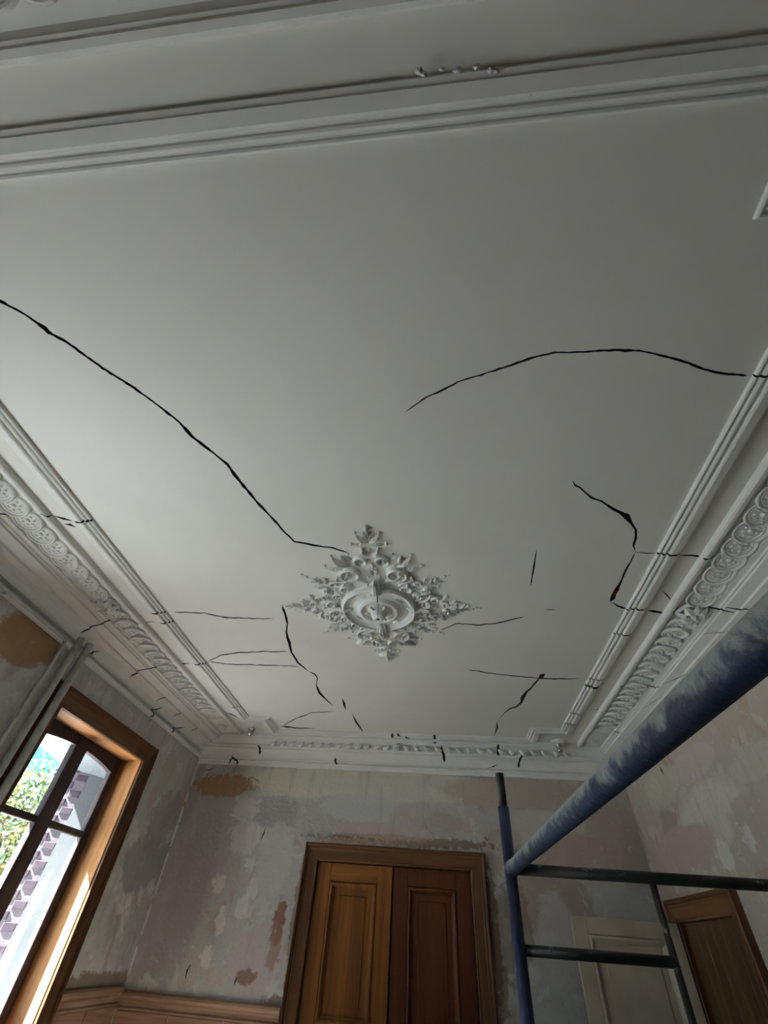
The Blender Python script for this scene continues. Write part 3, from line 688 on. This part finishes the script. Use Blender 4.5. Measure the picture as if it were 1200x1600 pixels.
def acanthus_mesh():
    """a fluted leaf that climbs over the rim and curls at its tip"""
    V = []; F = []; rows = [(.225, .035, -.030), (.245, .055, -.046), (.27, .072, -.064), (.295, .080, -.078), (.32, .078, -.078), (.345, .068, -.066), (.37, .062, -.056), (.395, .07, -.058), (.415, .058, -.066), (.43, .030, -.062), (.435, .012, -.045)]
    C_ = 13
    for (v, wd, z) in rows:
        for k in range(C_):
            q = -1+2*k/(C_-1); V.append(Vector((v*.9-.02*q*q, q*wd*.72*(1+.14*math.cos(q*9)), z + abs(q)**2*.030 + .008*math.cos(q*13))))
    for i in range(len(rows)-1):
        for k in range(C_-1): F.append((i*C_+k, i*C_+k+1, (i+1)*C_+k+1, (i+1)*C_+k))
    return mesh('acanthus_leaf', V, F, M['rose'], True)
ACAN = acanthus_mesh()
SCR = {}
def spiral_mesh(c, r0, a0, turn, shrink, r):
    N = max(14, int(abs(turn)*7)); P = []
    for i in range(N+1):
        q = i/N; rr = r0*(1-(1-shrink)*q); a = a0+turn*q; P.append((c[0]+rr*math.cos(a), c[1]+rr*math.sin(a)))
    rad = [r*(.55+.6*math.sin(PI*min(1, (i/N)*1.15))**.8*.9) for i in range(N+1)]; rad[-1] = r*1.5; rad[-2] = r*1.3; rad[-3] = r*.9
    V, F = flat_tube(P, rad, 1.7)
    return mesh('scroll', V, F, M['rose'], True)
def pull(x): return x-.048*max(0, 1-max(0, (x-.32)/.45))
def spray(ang, items, k=1.0):
    """items are written with x = outwards, y = sideways"""
    for it in items:
        typ = it[0]
        if typ in ('S', 'O'):
            both = it[-1]
            if it not in SCR:
                if typ == 'S':
                    _, p0, p1, bend, c0, c1, r, both = it
                    SCR[it] = scroll_mesh((pull(p0[0]), p0[1]), (pull(p1[0]), p1[1]), bend, c0, c1, r)
                else:
                    _, c, r0, a0, turn, r, both = it
                    SCR[it] = spiral_mesh((pull(c[0]), c[1]), r0, D(a0), D(turn), .28, r)
            rpart('scroll', SCR[it], rot=ang, scl=(k, k, 1))
            if both: rpart('scroll', SCR[it], rot=ang, scl=(k, -k, 1))
        else:
            _, (x, y), a, s, both = it
            x = pull(x) if typ != 'A' else x
            nm, me = {'L': ('leaf', LEAF), 'F': ('flower', FLOW), 'B': ('bud', BUD), 'A': ('acanthus_leaf', ACAN)}[typ]
            for sg in ((1, -1) if both else (1,)):
                c, n_ = math.cos(ang), math.sin(ang); yy = y*sg
                rpart(nm, me, ((x*c-yy*n_)*k, (x*n_+yy*c)*k, -.001), ang+a*sg, (s, s*(1 if sg > 0 else -1), s) if typ != 'A' else (1, .95*s, s))
D = math.radians
main = [('A', (0, 0), 0, .85, False),
  ('O', (.455, .155), .088, 200, -520, .013, True), ('S', (.36, .06), (.37, .22), 2.2, .9, .6, .010, True), ('S', (.40, .25), (.50, .19), 2.4, .5, 1.2, .009, True),
  ('O', (.585, .068), .056, 180, -500, .011, True), ('F', (.51, 0), 0, .030, False), ('B', (.545, .0), 0, .016, False), ('L', (.44, 0), D(20), .08, True), ('B', (.42, .04), 0, .014, True),
  ('L', (.53, .17), D(48), .13, True), ('L', (.54, .18), D(12), .10, True), ('L', (.50, .22), D(82), .09, True), ('F', (.53, .165), 0, .020, True), ('B', (.63, .27), 0, .014, True), ('B', (.53, .33), 0, .013, True), ('B', (.64, .15), 0, .010, True), ('L', (.60, .13), D(60), .06, True),
  ('S', (.675, .052), (.675, -.052), 3.6, .6, .6, .012, False), ('L', (.65, .0), D(0), .05, False), ('F', (.755, 0), 0, .024, False), ('L', (.75, 0), D(48), .10, True), ('L', (.73, .02), D(88), .085, True), ('L', (.775, 0), D(20), .075, True),
  ('B', (.885, 0), 0, .024, False), ('L', (.80, 0), 0, .075, False), ('B', (.835, .078), 0, .014, True), ('B', (.735, .115), 0, .017, True)]
side = [('A', (0, 0), 0, .5, False),
  ('O', (.40, .058), .050, 190, -500, .011, True), ('O', (.47, .115), .050, -60, 470, .009, True), ('S', (.34, .15), (.46, .165), -2.6, -1.0, -.8, .009, True), ('O', (.535, .045), .038, 180, -480, .008, True),
  ('F', (.465, 0), 0, .024, False), ('F', (.535, .0), 0, .016, False), ('L', (.50, .10), D(55), .085, True), ('L', (.42, .15), D(105), .07, True), ('B', (.55, .13), 0, .011, True), ('L', (.55, .06), D(35), .075, True), ('B', (.40, .0), 0, .015, False),
  ('O', (.60, .026), .024, 200, -460, .006, True), ('L', (.585, .02), D(58), .065, True), ('L', (.63, 0), D(48), .06, True), ('F', (.635, 0), 0, .013, False), ('L', (.665, 0), D(50), .048, True), ('B', (.625, .07), 0, .010, True), ('F', (.70, 0), 0, .013, False), ('B', (.69, .045), 0, .009, True), ('L', (.70, 0), D(25), .045, True), ('B', (.745, 0), 0, .012, False), ('B', (.775, .008), 0, .009, False)]
diag = [('O', (.375, .055), .048, 180, -500, .010, True), ('S', (.35, .11), (.46, .09), -2.4, -.8, -1.1, .009, True), ('O', (.465, .046), .036, 190, -470, .008, True),
  ('F', (.42, 0), 0, .020, False), ('F', (.41, .10), 0, .014, True), ('L', (.45, .085), D(58), .075, True), ('L', (.39, .12), D(95), .06, True), ('B', (.47, .14), 0, .011, True), ('L', (.50, .02), D(50), .07, True), ('L', (.53, 0), D(42), .055, True), ('F', (.535, .0), 0, .016, False), ('B', (.55, .065), 0, .010, True), ('L', (.56, 0), D(30), .05, True), ('F', (.60, 0), 0, .012, False), ('B', (.59, .035), 0, .009, True), ('B', (.645, 0), 0, .012, False), ('B', (.68, .006), 0, .009, False), ('B', (.37, .0), 0, .015, False)]
spray(-PI/2, main, 1.02); spray(PI/2, main, .94)
spray(0, side, 1.0); spray(PI, side, 1.0)
for a in (38, 142, 218, 322): spray(D(a), diag, 1.0 if a > 180 else .95)
for a in (0, 90, 180, 270):
    rpart('flower', FLOW, (.215*math.cos(D(a+2)), .215*math.sin(D(a+2)), -.020), 0, (.017, .017, .017))
for a in (45, 135, 225, 315):
    rpart('leaf', LEAF, (.20*math.cos(D(a)), .20*math.sin(D(a)), -.018), D(a+90), (.07, .07, .05))
for a in (60, 120, 240, 300, 0, 180): rpart('leaf', LEAF, (.06*math.cos(D(a)), .06*math.sin(D(a)), -.046), D(a), (.05, .05, .05))

# ------------------------------------------------------------------ corner bulbs
def bulb(x, y, label):
    r = empty('ceiling_bulb', (x, y, ZC)); tag(r, label, 'light bulb', 'bare bulbs in the ceiling corners')
    def part(nm, prof, mat, n=20):
        V, F = lathe(prof, n); link(nm, mesh(nm, V, F, mat, True), r, world=False)
    part('ceiling_plate', [(.082, .0), (.082, -.010), (.072, -.018), (.056, -.020), (.050, -.030), (.034, -.034), (.001, -.034)], M['mould'])
    part('socket', [(.034, -.032), (.046, -.040), (.048, -.050), (.040, -.058), (.030, -.060), (.030, -.070), (.034, -.073), (.030, -.078)], M['chrome'])
    part('bulb', [(.026, -.074), (.031, -.084), (.034, -.096), (.031, -.110), (.022, -.121), (.010, -.126), (.001, -.127)], M['bulb'])
bulb(-2.255, 5.52, 'bare bulb in white holder at window side of ceiling corner')
bulb(1.47, 5.70, 'bare bulb in white holder in ceiling corner above scaffold')

# ------------------------------------------------------------------ window (twice: the one in view and its neighbour)
def wood_casing(parent, segs, mats):
    for (a, b), mt in zip(segs, mats):
        n = len(a); V = a+b; F = [(i, i+1, n+i+1, n+i) for i in range(n-1)] + [tuple(range(n)), tuple(n+i for i in range(n))]
        o = mk('casing', V, F, mt, parent); recalc(o.data)
CAS = [(0,-.01),(0,.020),(.012,.026),(.022,.022),(.030,.024),(.095,.030),(.105,.036),(.118,.036),(.124,.050),(.142,.058),(.152,.050),(.156,.030),(.160,-.002)]
def arch(y0, y1, zs, zc, n=12):
    """points of a segmental arch from y0 to y1, springing zs, crown zc at the window's middle"""
    ym, hw = 4.11, .62
    return [(y0+(y1-y0)*k/n, zc-(zc-zs)*(((y0+(y1-y0)*k/n)-ym)/hw)**2) for k in range(n+1)]
def make_window(dy, name, label):
    W = empty(name, (XL, 4.09+dy, .75)); tag(W, label, 'window', kind='structure')
    y0, y1, z0, z1 = OPEN_W1[0]+dy, OPEN_W1[1]+dy, Z(OPEN_W1[2]), Z(OPEN_W1[3])
    segs = mitred([(y0, z0), (y0, z1), (y1, z1), (y1, z0)], False, CAS, lambda p, h: Vector((XL+h, p.x, p.y)), -1)
    wood_casing(W, segs, [M['wood_v'], M['wood_y'], M['wood_v']])
    xf = -3.27                                       # inner face of the sash frame
    MB().box((xf-.06, y0-.03, z0), (XL+.002, y0, z1)).build('jamb', M['jamb'], W)
    MB().box((xf-.06, y1, z0), (XL+.002, y1+.03, z1)).build('jamb', M['jamb'], W)
    MB().box((xf-.06, y0-.03, z1), (XL+.002, y1+.03, z1+.03)).build('soffit', M['jamb_y'], W)
    MB().box((xf-.06, y0-.03, z0-.04), (XL+.06, y1+.03, z0), .006).build('sill', M['wood_y'], W)
    fx0, fx1 = xf-.05, xf
    def bar(nm, ya, yb, za, zb, xa=fx0, xb=fx1): MB().box((xa, ya+dy, za), (xb, yb+dy, zb), .006).build(nm, M['frame'], W)
    bar('frame_stile', 3.37, 3.62, z0, z1); bar('frame_stile', 4.69, 4.79, z0, z1); bar('mullion', 4.03, 4.20, z0, z1, fx0-.005, fx1+.008)
    bar('bottom_rail', 3.62, 4.69, z0, z0+.12)
    for ya, yb in ((3.62, 4.03), (4.20, 4.69)):
        bar('muntin', ya, yb, Z(.552), Z(.602))
        A = arch(ya, yb, 1.085, 1.145); n = len(A)
        V = [Vector((x, y+dy, Z(z))) for x in (fx0, fx1) for y, z in A] + [Vector((x, y+dy, z1)) for x in (fx0, fx1) for y, z in A]
        F = []
        for i in range(n-1):
            F += [(i, i+1, n+i+1, n+i), (n+i, n+i+1, 3*n+i+1, 3*n+i), (i+1, i, 2*n+i, 2*n+i+1)]
        mk('arched_head', V, F, M['frame'], W)
        # glazing beads and panes
        px = xf-.028
        for za, zb in ((z0+.12, Z(.552)), (Z(.602), None)):
            if zb is None:
                pts = [(ya, za), (yb, za)] + [(y, Z(z)) for y, z in A][::-1]
            else: pts = [(ya, za), (yb, za), (yb, zb), (ya, zb)]
            m_ = len(pts); V = [Vector((px, y+dy, z)) for y, z in pts] + [Vector((px-.004, y+dy, z)) for y, z in pts]
            F = [tuple(range(m_)), tuple(range(2*m_-1, m_-1, -1))] + [(i, (i+1) % m_, m_+(i+1) % m_, m_+i) for i in range(m_)]
            mk('pane', V, F, M['glass'], W)
    return W
make_window(0, 'window_1', 'tall brown-framed window with arched panes beside the white pipes')
make_window(WIN_DY, 'window_2', 'tall brown-framed window farther along the pipe wall')
# masonry around the openings outside: painted reveals, brick edge, arched head
wo = empty('wall_left_outer', (-3.6, 2.6, 0)); tag(wo, 'thick outer masonry around the arched window', 'wall', kind='structure')
def solid(nm, a, b, mt): return MB().box(a, b).build(nm, mt, wo)
xo0, xo1 = -3.78, -3.325
for dy in (0, WIN_DY):
    A = arch(3.53, 4.83, 1.08, 1.17, 16); n = len(A)
    V = [Vector((x, y+dy, Z(z))) for x in (xo0, xo1) for y, z in A] + [Vector((x, y+dy, 3.5)) for x in (xo0, xo1) for y, z in A]; F = []
    for i in range(n-1): F += [(i, i+1, n+i+1, n+i), (n+i, n+i+1, 3*n+i+1, 3*n+i), (i+1, i, 2*n+i, 2*n+i+1), (2*n+i, 2*n+i+1, 3*n+i+1, 3*n+i)]
    mk('arched_lintel', V, F, M['render'], wo)
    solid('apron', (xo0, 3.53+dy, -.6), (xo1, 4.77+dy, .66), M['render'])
    MB().box((xo0-.06, 3.53+dy, .66), (xo1, 4.77+dy, .72), .008).build('bounce_sill', M['stone'], wo)  # unseen pale sill, added to bounce sun through the window onto the ceiling
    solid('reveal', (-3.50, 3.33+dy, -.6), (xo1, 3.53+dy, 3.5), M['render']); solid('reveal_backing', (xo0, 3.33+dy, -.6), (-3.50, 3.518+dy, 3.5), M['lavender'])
    # the other side is given a made-up splay that keeps sun off it: a painted strip next to the sash, then the brick edge
    def splay(x): return 4.83-(xo1-x)*0.50
    for nm, xa, xb, mt, back in (('reveal', xo1, -3.52, M['render'], 0), ('reveal_backing', -3.52, xo0, M['lavender'], .012)):
        P = [(xa, splay(xa)+back), (xb, splay(xb)+back), (xb, 4.97), (xa, 4.97)]
        MB().add([(x, y+dy, z) for z in (-.6, 3.5) for x, y in P], [(3,2,1,0), (4,5,6,7), (0,1,5,4), (1,2,6,5), (2,3,7,6), (3,0,4,7)]).build(nm, mt, wo)
BRK = MB().box((-.05, 0, -.028), (.05, .02, .028), .004); BRKM = mesh('brick', BRK.v, BRK.f, M['obrick'])
for i in range(26):
    x = -3.60+(.03 if i % 2 else -.05)
    o = inst('brick', BRKM, wo, (x, splay(x)+.004, 1.10+i*.068), (0, 0, math.atan(0.50)), (1.0 if i % 2 else .8, 1, 1))
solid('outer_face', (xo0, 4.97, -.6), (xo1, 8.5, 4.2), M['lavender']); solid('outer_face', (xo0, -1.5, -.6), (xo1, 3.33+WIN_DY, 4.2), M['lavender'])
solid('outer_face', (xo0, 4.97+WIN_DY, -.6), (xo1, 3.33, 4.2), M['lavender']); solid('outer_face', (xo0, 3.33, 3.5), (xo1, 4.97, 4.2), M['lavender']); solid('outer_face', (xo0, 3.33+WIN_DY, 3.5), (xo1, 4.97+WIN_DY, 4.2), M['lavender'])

# ------------------------------------------------------------------ pipes on the left wall
def bend_path(pts, r=.035, n=6):
    P = [Vector(p) for p in pts]; o = [P[0]]
    for i in range(1, len(P)-1):
        a = (P[i-1]-P[i]).normalized(); b = (P[i+1]-P[i]).normalized(); s, e = P[i]+a*r, P[i]+b*r
        for k in range(n+1):
            q = k/n; o.append(s*(1-q)**2 + P[i]*2*q*(1-q) + e*q*q)
    o.append(P[-1]); return o
def pipe(name, label, pts, r, clips, grp=None, cl_r=None):
    e = empty(name, (pts[-1][0], pts[-1][1], pts[-1][2])); tag(e, label, 'pipe', grp)
    MB().tube(bend_path(pts), r, 14).build('tube', M['pipe'], e, True)
    for (c, ax) in clips:
        c = Vector(c); d = Vector(ax)
        MB().tube([c-d*.012, c+d*.012], r+.005, 14).build('clip', M['pipe'], e, True)
        q = Vector((XL, c.y, c.z)); MB().box((XL+.001, c.y-.012, c.z-.012), (c.x, c.y+.012, c.z+.012)).build('bracket', M['pipe'], e)
pipe('conduit', 'thin white conduit bending down the wall under the cornice', [(-2.985, -.6, Z(1.615)), (-2.985, 2.985, Z(1.615)), (-2.985, 2.985, .02)], .013, [((-2.985, 2.3, Z(1.615)), (0, 1, 0)), ((-2.985, 2.985, .9), (0, 0, 1))])
pipe('heating_pipe', 'thick white painted pipe running up beside the thin conduit', [(-2.972, 3.100, Z(1.70)), (-2.972, 3.100, .02)], .027, [((-2.972, 3.1, .8), (0, 0, 1))])
pipe('heating_pipe', 'thick white painted pipe running up against the window casing', [(-2.955, 3.205, Z(1.70)), (-2.955, 3.205, .02)], .030, [((-2.955, 3.205, .8), (0, 0, 1))])

# ------------------------------------------------------------------ panelled doors
def panel_leaf(name, parent, mapf, w_, h_, mats, st=.15, top=.14, inner=.03):
    """a door leaf built in (u across, v up, d towards the viewer); returns its object"""
    e = bpy.data.objects.new(name, None); COL.objects.link(e); e.parent = parent; e.location = mapf(0, 0, 0)-root_loc(parent)
    mv, mh, mp = mats
    def bx(nm, u0, u1, v0, v1, d0, d1, mt, bev=.003):
        p = [mapf(u, v, d) for u in (u0, u1) for v in (v0, v1) for d in (d0, d1)]
        a = [min(q[i] for q in p) for i in range(3)]; b_ = [max(q[i] for q in p) for i in range(3)]
        MB().box(a, b_, bev).build(nm, mt, e)
    bx('stile', 0, st, 0, h_, -.04, 0, mv); bx('stile', w_-st, w_, 0, h_, -.04, 0, mv)
    vs = [(0, .22), (.82, .98), (h_-top, h_)]
    for a, b_ in vs: bx('rail', st, w_-st, a, b_, -.04, -.001, mh)
    for lo, hi in ((.22, .82), (.98, h_-top)):
        u0, u1 = st, w_-st
        prof = [(0, -.012), (.010, .004), (.022, .008), (.034, .0), (.040, -.012), (.052, -.020), (.056, -.030)]
        sg = mitred([(u0, lo), (u0, hi), (u1, hi), (u1, lo)], True, prof, lambda p, hgt: mapf(p.x, p.y, hgt), 1)
        for a, b_ in sg:
            n = len(a); o = mk('panel_moulding', a+b_, [(i, i+1, n+i+1, n+i) for i in range(n-1)], mp, e)
        bx('panel', u0+.01, u1-.01, lo+.01, hi-.01, -.036, -.026, mp)
        bx('raised_field', u0+.11, u1-.11, lo+.11, hi-.11, -.030, -.018, mp, .006)
    return e
d1 = empty('door_1', (-.46, YF, 0)); tag(d1, 'brown panelled double door in moulded wood casing', 'door', kind='structure')
segs = mitred([(DOOR1[0], 0), (DOOR1[0], DOOR1[2]+1.5), (DOOR1[1], DOOR1[2]+1.5), (DOOR1[1], 0)], False, CAS, lambda p, h: Vector((p.x, YF-h, p.y)), -1)
wood_casing(d1, segs, [M['wood_v'], M['wood_x'], M['wood_v']])
hd = DOOR1[2]+1.5
MB().box((DOOR1[0]-.02, YF-.001, 0), (DOOR1[0], YF+.12, hd)).build('lining', M['door_v'], d1)
MB().box((DOOR1[1], YF-.001, 0), (DOOR1[1]+.02, YF+.12, hd)).build('lining', M['door_v'], d1)
MB().box((DOOR1[0]-.02, YF-.001, hd), (DOOR1[1]+.02, YF+.12, hd+.02)).build('lining', M['door_x'], d1)
MB().box((DOOR1[0]-.02, YF+.12, 0), (DOOR1[1]+.02, YF+.14, hd+.02)).build('back_board', M['crack'], d1)
wd = (DOOR1[1]-DOOR1[0])/2
la = panel_leaf('door_leaf', d1, lambda u, v, d: Vector((DOOR1[0]+.004+u, YF+.012-d, v+.005)), wd-.010, hd-.012, (M['door_v'], M['door_x'], M['door_v']), .155, .15)
lb = panel_leaf('door_leaf', d1, lambda u, v, d: Vector((DOOR1[0]+wd+.006+u, YF+.030-d, v+.005)), wd-.010, hd-.012, (M['door_r'], M['door_r'], M['door_r']), .155, .15)
MB().box((DOOR1[1]-.008, YF-.016, 1.95), (DOOR1[1]+.012, YF+.006, 2.05), .003).build('hinge', M['chrome'], d1)
MB().box((DOOR1[0]-.012, YF-.016, 1.92), (DOOR1[0]+.006, YF+.006, 2.02), .003).build('hinge', M['dark_bar'], d1)

d2 = empty('door_2', (XR, 5.1, 0)); tag(d2, 'cream panelled door standing open from a brown-cased doorway', 'door', kind='structure')
hd2 = DOOR2[2]+1.5
segs = mitred([(DOOR2[0], 0), (DOOR2[0], hd2), (DOOR2[1], hd2), (DOOR2[1], 0)], False, CAS, lambda p, h: Vector((XR-h, p.x, p.y)), -1)
wood_casing(d2, segs, [M['wood_v'], M['wood_y'], M['wood_v']])
MB().box((XR-.001, DOOR2[0]-.02, 0), (XR+.12, DOOR2[0], hd2)).build('lining', M['door_v'], d2)
MB().box((XR-.001, DOOR2[1], 0), (XR+.12, DOOR2[1]+.02, hd2)).build('lining', M['door_v'], d2)
MB().box((XR-.001, DOOR2[0]-.02, hd2), (XR+.12, DOOR2[1]+.02, hd2+.02)).build('lining', M['door_v'], d2)
lc_ = panel_leaf('open_leaf', d2, lambda u, v, d: Vector((1.235+u, 5.635-d, v+.006)), .93, hd2-.012, (M['cream'], M['cream'], M['cream']), .125, .115)
# worn brown boards closing the doorway behind
y = DOOR2[0]+.004
for i in range(6):
    wb = (DOOR2[1]-DOOR2[0]-.008)/6
    MB().box((XR+.020+.003*(i % 2), y+.002, .004), (XR+.045, y+wb-.002, hd2-.004), .004).build('plank', M['old_brown'], d2); y += wb
MB().box((XR+.045, DOOR2[0], 0), (XR+.06, DOOR2[1], hd2)).build('back_board', M['crack'], d2)

# ------------------------------------------------------------------ dado rail and wainscot
DADO = [(0, 0), (.016, .002), (.030, .014), (.034, .030), (.028, .044), (.020, .052), (.020, .064), (.012, .076), (.010, .100), (.022, .112), (.022, .124), (0, .128)]
def dado(name, label, p0, p1, nrm, ztop):
    e = empty(name, (*((Vector(p0)+Vector(p1))/2), 0)); tag(e, label, 'dado rail', kind='structure')
    a = [Vector((p0[0]+nrm[0]*o, p0[1]+nrm[1]*o, ztop-h)) for o, h in DADO]; b_ = [Vector((p1[0]+nrm[0]*o, p1[1]+nrm[1]*o, ztop-h)) for o, h in DADO]; n = len(a)
    o = mk('rail', a+b_, [(i, i+1, n+i+1, n+i) for i in range(n-1)]+[tuple(range(n)), tuple(range(n, 2*n))], M['dado'], e); recalc(o.data)
    t0, t1 = Vector(p0), Vector(p1); L = (t1-t0).length; d = (t1-t0)/L; nr = Vector(nrm); k = max(1, int(L/.42))
    for i in range(k):
        u0, u1 = L*i/k+.004, L*(i+1)/k-.004
        q = [t0+d*u0, t0+d*u1, t0+d*u0+nr*.012, t0+d*u1+nr*.012]
        MB().box((min(v.x for v in q), min(v.y for v in q), .02), (max(v.x for v in q), max(v.y for v in q), ztop-.128), .003).build('board', M['dado'], e)
dado('trim_6', 'pinkish wooden dado rail on the wall left of the double door', (XL, YF), (DOOR1[0]-.165, YF), (0, -1), Z(-.425))
dado('trim_7', 'wooden dado rail between double door and open cream door', (DOOR1[1]+.165, YF), (XR, YF), (0, -1), Z(-.425))
dado('trim_8', 'pinkish wooden dado rail beside the window casing', (XL, OPEN_W1[1]+.165), (XL, YF-.04), (1, 0), Z(-.40))

# ------------------------------------------------------------------ scaffold
sc = empty('scaffold', (.298, 2.3, 0)); tag(sc, 'blue plaster-spattered tubular scaffold tower with dark crossbars', 'scaffold')
def tub(nm, a, b_, r, mt, n=20): return MB().tube([a, b_] if not isinstance(a, list) else a, r, n).build(nm, mt, sc, True)
PX, PY = .298, 2.3
tub('post', (PX, PY, .02), (PX, PY, Z(.475)), .0235, M['blue_post'])
tub('spigot', (PX, PY, Z(.47)), (PX, PY, Z(.605)), .0185, M['dark_bar'])
tub('post', (1.80, PY, .02), (1.80, PY, Z(.475)), .0235, M['blue_post'])
tub('spigot', (1.80, PY, Z(.47)), (1.80, PY, Z(.605)), .0185, M['dark_bar'])
tub('crossbar', (PX+.015, PY, Z(.263)), (1.785, PY, Z(.265)), .0195, M['dark_bar'])
tub('rung', (PX+.015, PY, Z(.031)), (.838, PY, Z(.033)), .0165, M['dark_bar'])
tub('rung', (PX+.015, PY, Z(-.36)), (.838, PY, Z(-.36)), .0165, M['dark_bar'])
tub('rung', (PX+.015, PY, Z(-.75)), (.838, PY, Z(-.75)), .0165, M['dark_bar'])
tub('upright', (.838, PY, Z(.25)), (.838, PY, .35), .0125, M['dark_bar'])
tub('crossbar', (PX+.015, PY, .35), (1.785, PY, .35), .0195, M['dark_bar'])
ra, rb = Vector((.303, 2.335, Z(.264))), Vector((.330, .05, Z(.2335)))
dr = (rb-ra).normalized(); pts = [ra+dr*.03+Vector((0, 0, 0))] + [ra+dr*q for q in (.25, .5, .9, 1.3, 1.7, 2.1, 2.6)]
MB().tube(pts, .0240, 28).build('guard_rail', M['blue_rail'], sc, True)
MB().tube([ra+dr*.0, ra+dr*.06], .0285, 20).build('coupler', M['blue_rail'], sc, True)
e_ = pts[-1]; tub('post', (e_.x, e_.y+.03, .02), (e_.x, e_.y+.03, Z(.33)), .0235, M['blue_post'])
for (x, y) in ((PX, PY), (1.80, PY), (e_.x, e_.y+.03)):
    MB().box((x-.07, y-.07, 0), (x+.07, y+.07, .02), .004).build('base_plate', M['dark_bar'], sc)

# ------------------------------------------------------------------ outside
ground = MB().box((-60, -40, -.75), (-3.8, 60, -.6)).build('ground', M['ground']); tag(ground, 'yard outside the window wall, made pale to bounce sunlight', 'ground', kind='structure')
def tree(x, y, h, rx, label, leaves, lean):
    e = empty('tree', (x, y, -.6)); tag(e, label, 'tree')
    rnd = random.Random(int(abs(x*7)+h*13)); tips = []
    def branch(p, d, L, r, lev):
        n = 5; pts = [p]; q = p
        for i in range(n):
            d = (d+Vector((rnd.uniform(-.22, .22), rnd.uniform(-.22, .22), rnd.uniform(-.05, .2)))).normalized(); q = q+d*L/n; pts.append(q)
        MBt.tube(pts, [r*(1-.6*i/n) for i in range(n+1)], 7); tips.append((q, lev))
        if lev < 3:
            for k in range(3 if lev else 5):
                a = rnd.uniform(0, 2*PI); st = pts[rnd.randint(2, n)]
                nd = (d*.6+Vector((math.cos(a), math.sin(a), rnd.uniform(.1, .8)))).normalized(); branch(st, nd, L*.62, r*.45, lev+1)
    MBt = MB(); branch(Vector((0, 0, 0)), Vector((lean, 0, 1)).normalized(), h*.42, h*.028, 0)
    MBt.build('trunk', M['bark'], e, True, world=False)
    V = []; F = []
    pts = [p for p, l in tips if l >= 2]
    for i in range(leaves):
        c = rnd.choice(pts)+Vector((rnd.gauss(0, rx), rnd.gauss(0, rx), rnd.gauss(0, rx))); s = rnd.uniform(.05, .10)
        a = Vector((rnd.gauss(0, 1), rnd.gauss(0, 1), rnd.gauss(0, 1))).normalized(); b_ = a.orthogonal().normalized()
        n = len(V); V += [c-a*s, c+b_*s*.45, c+a*s, c-b_*s*.45]; F.append((n, n+1, n+2, n+3))
    o = mk('foliage', V, F, M['leaf'], e, world=False); o['kind'] = 'stuff'
tree(-11.2, 12.6, 5.6, .42, 'leafy yellow-green garden tree standing outside the arched window', 6500, .05)
tree(-17.5, 21.5, 8.2, .55, 'taller pale-barked tree farther off in the garden', 6500, -.05)
tree(-7.0, 7.4, 2.9, .30, 'small bushy tree low outside the window panes', 4000, .0)
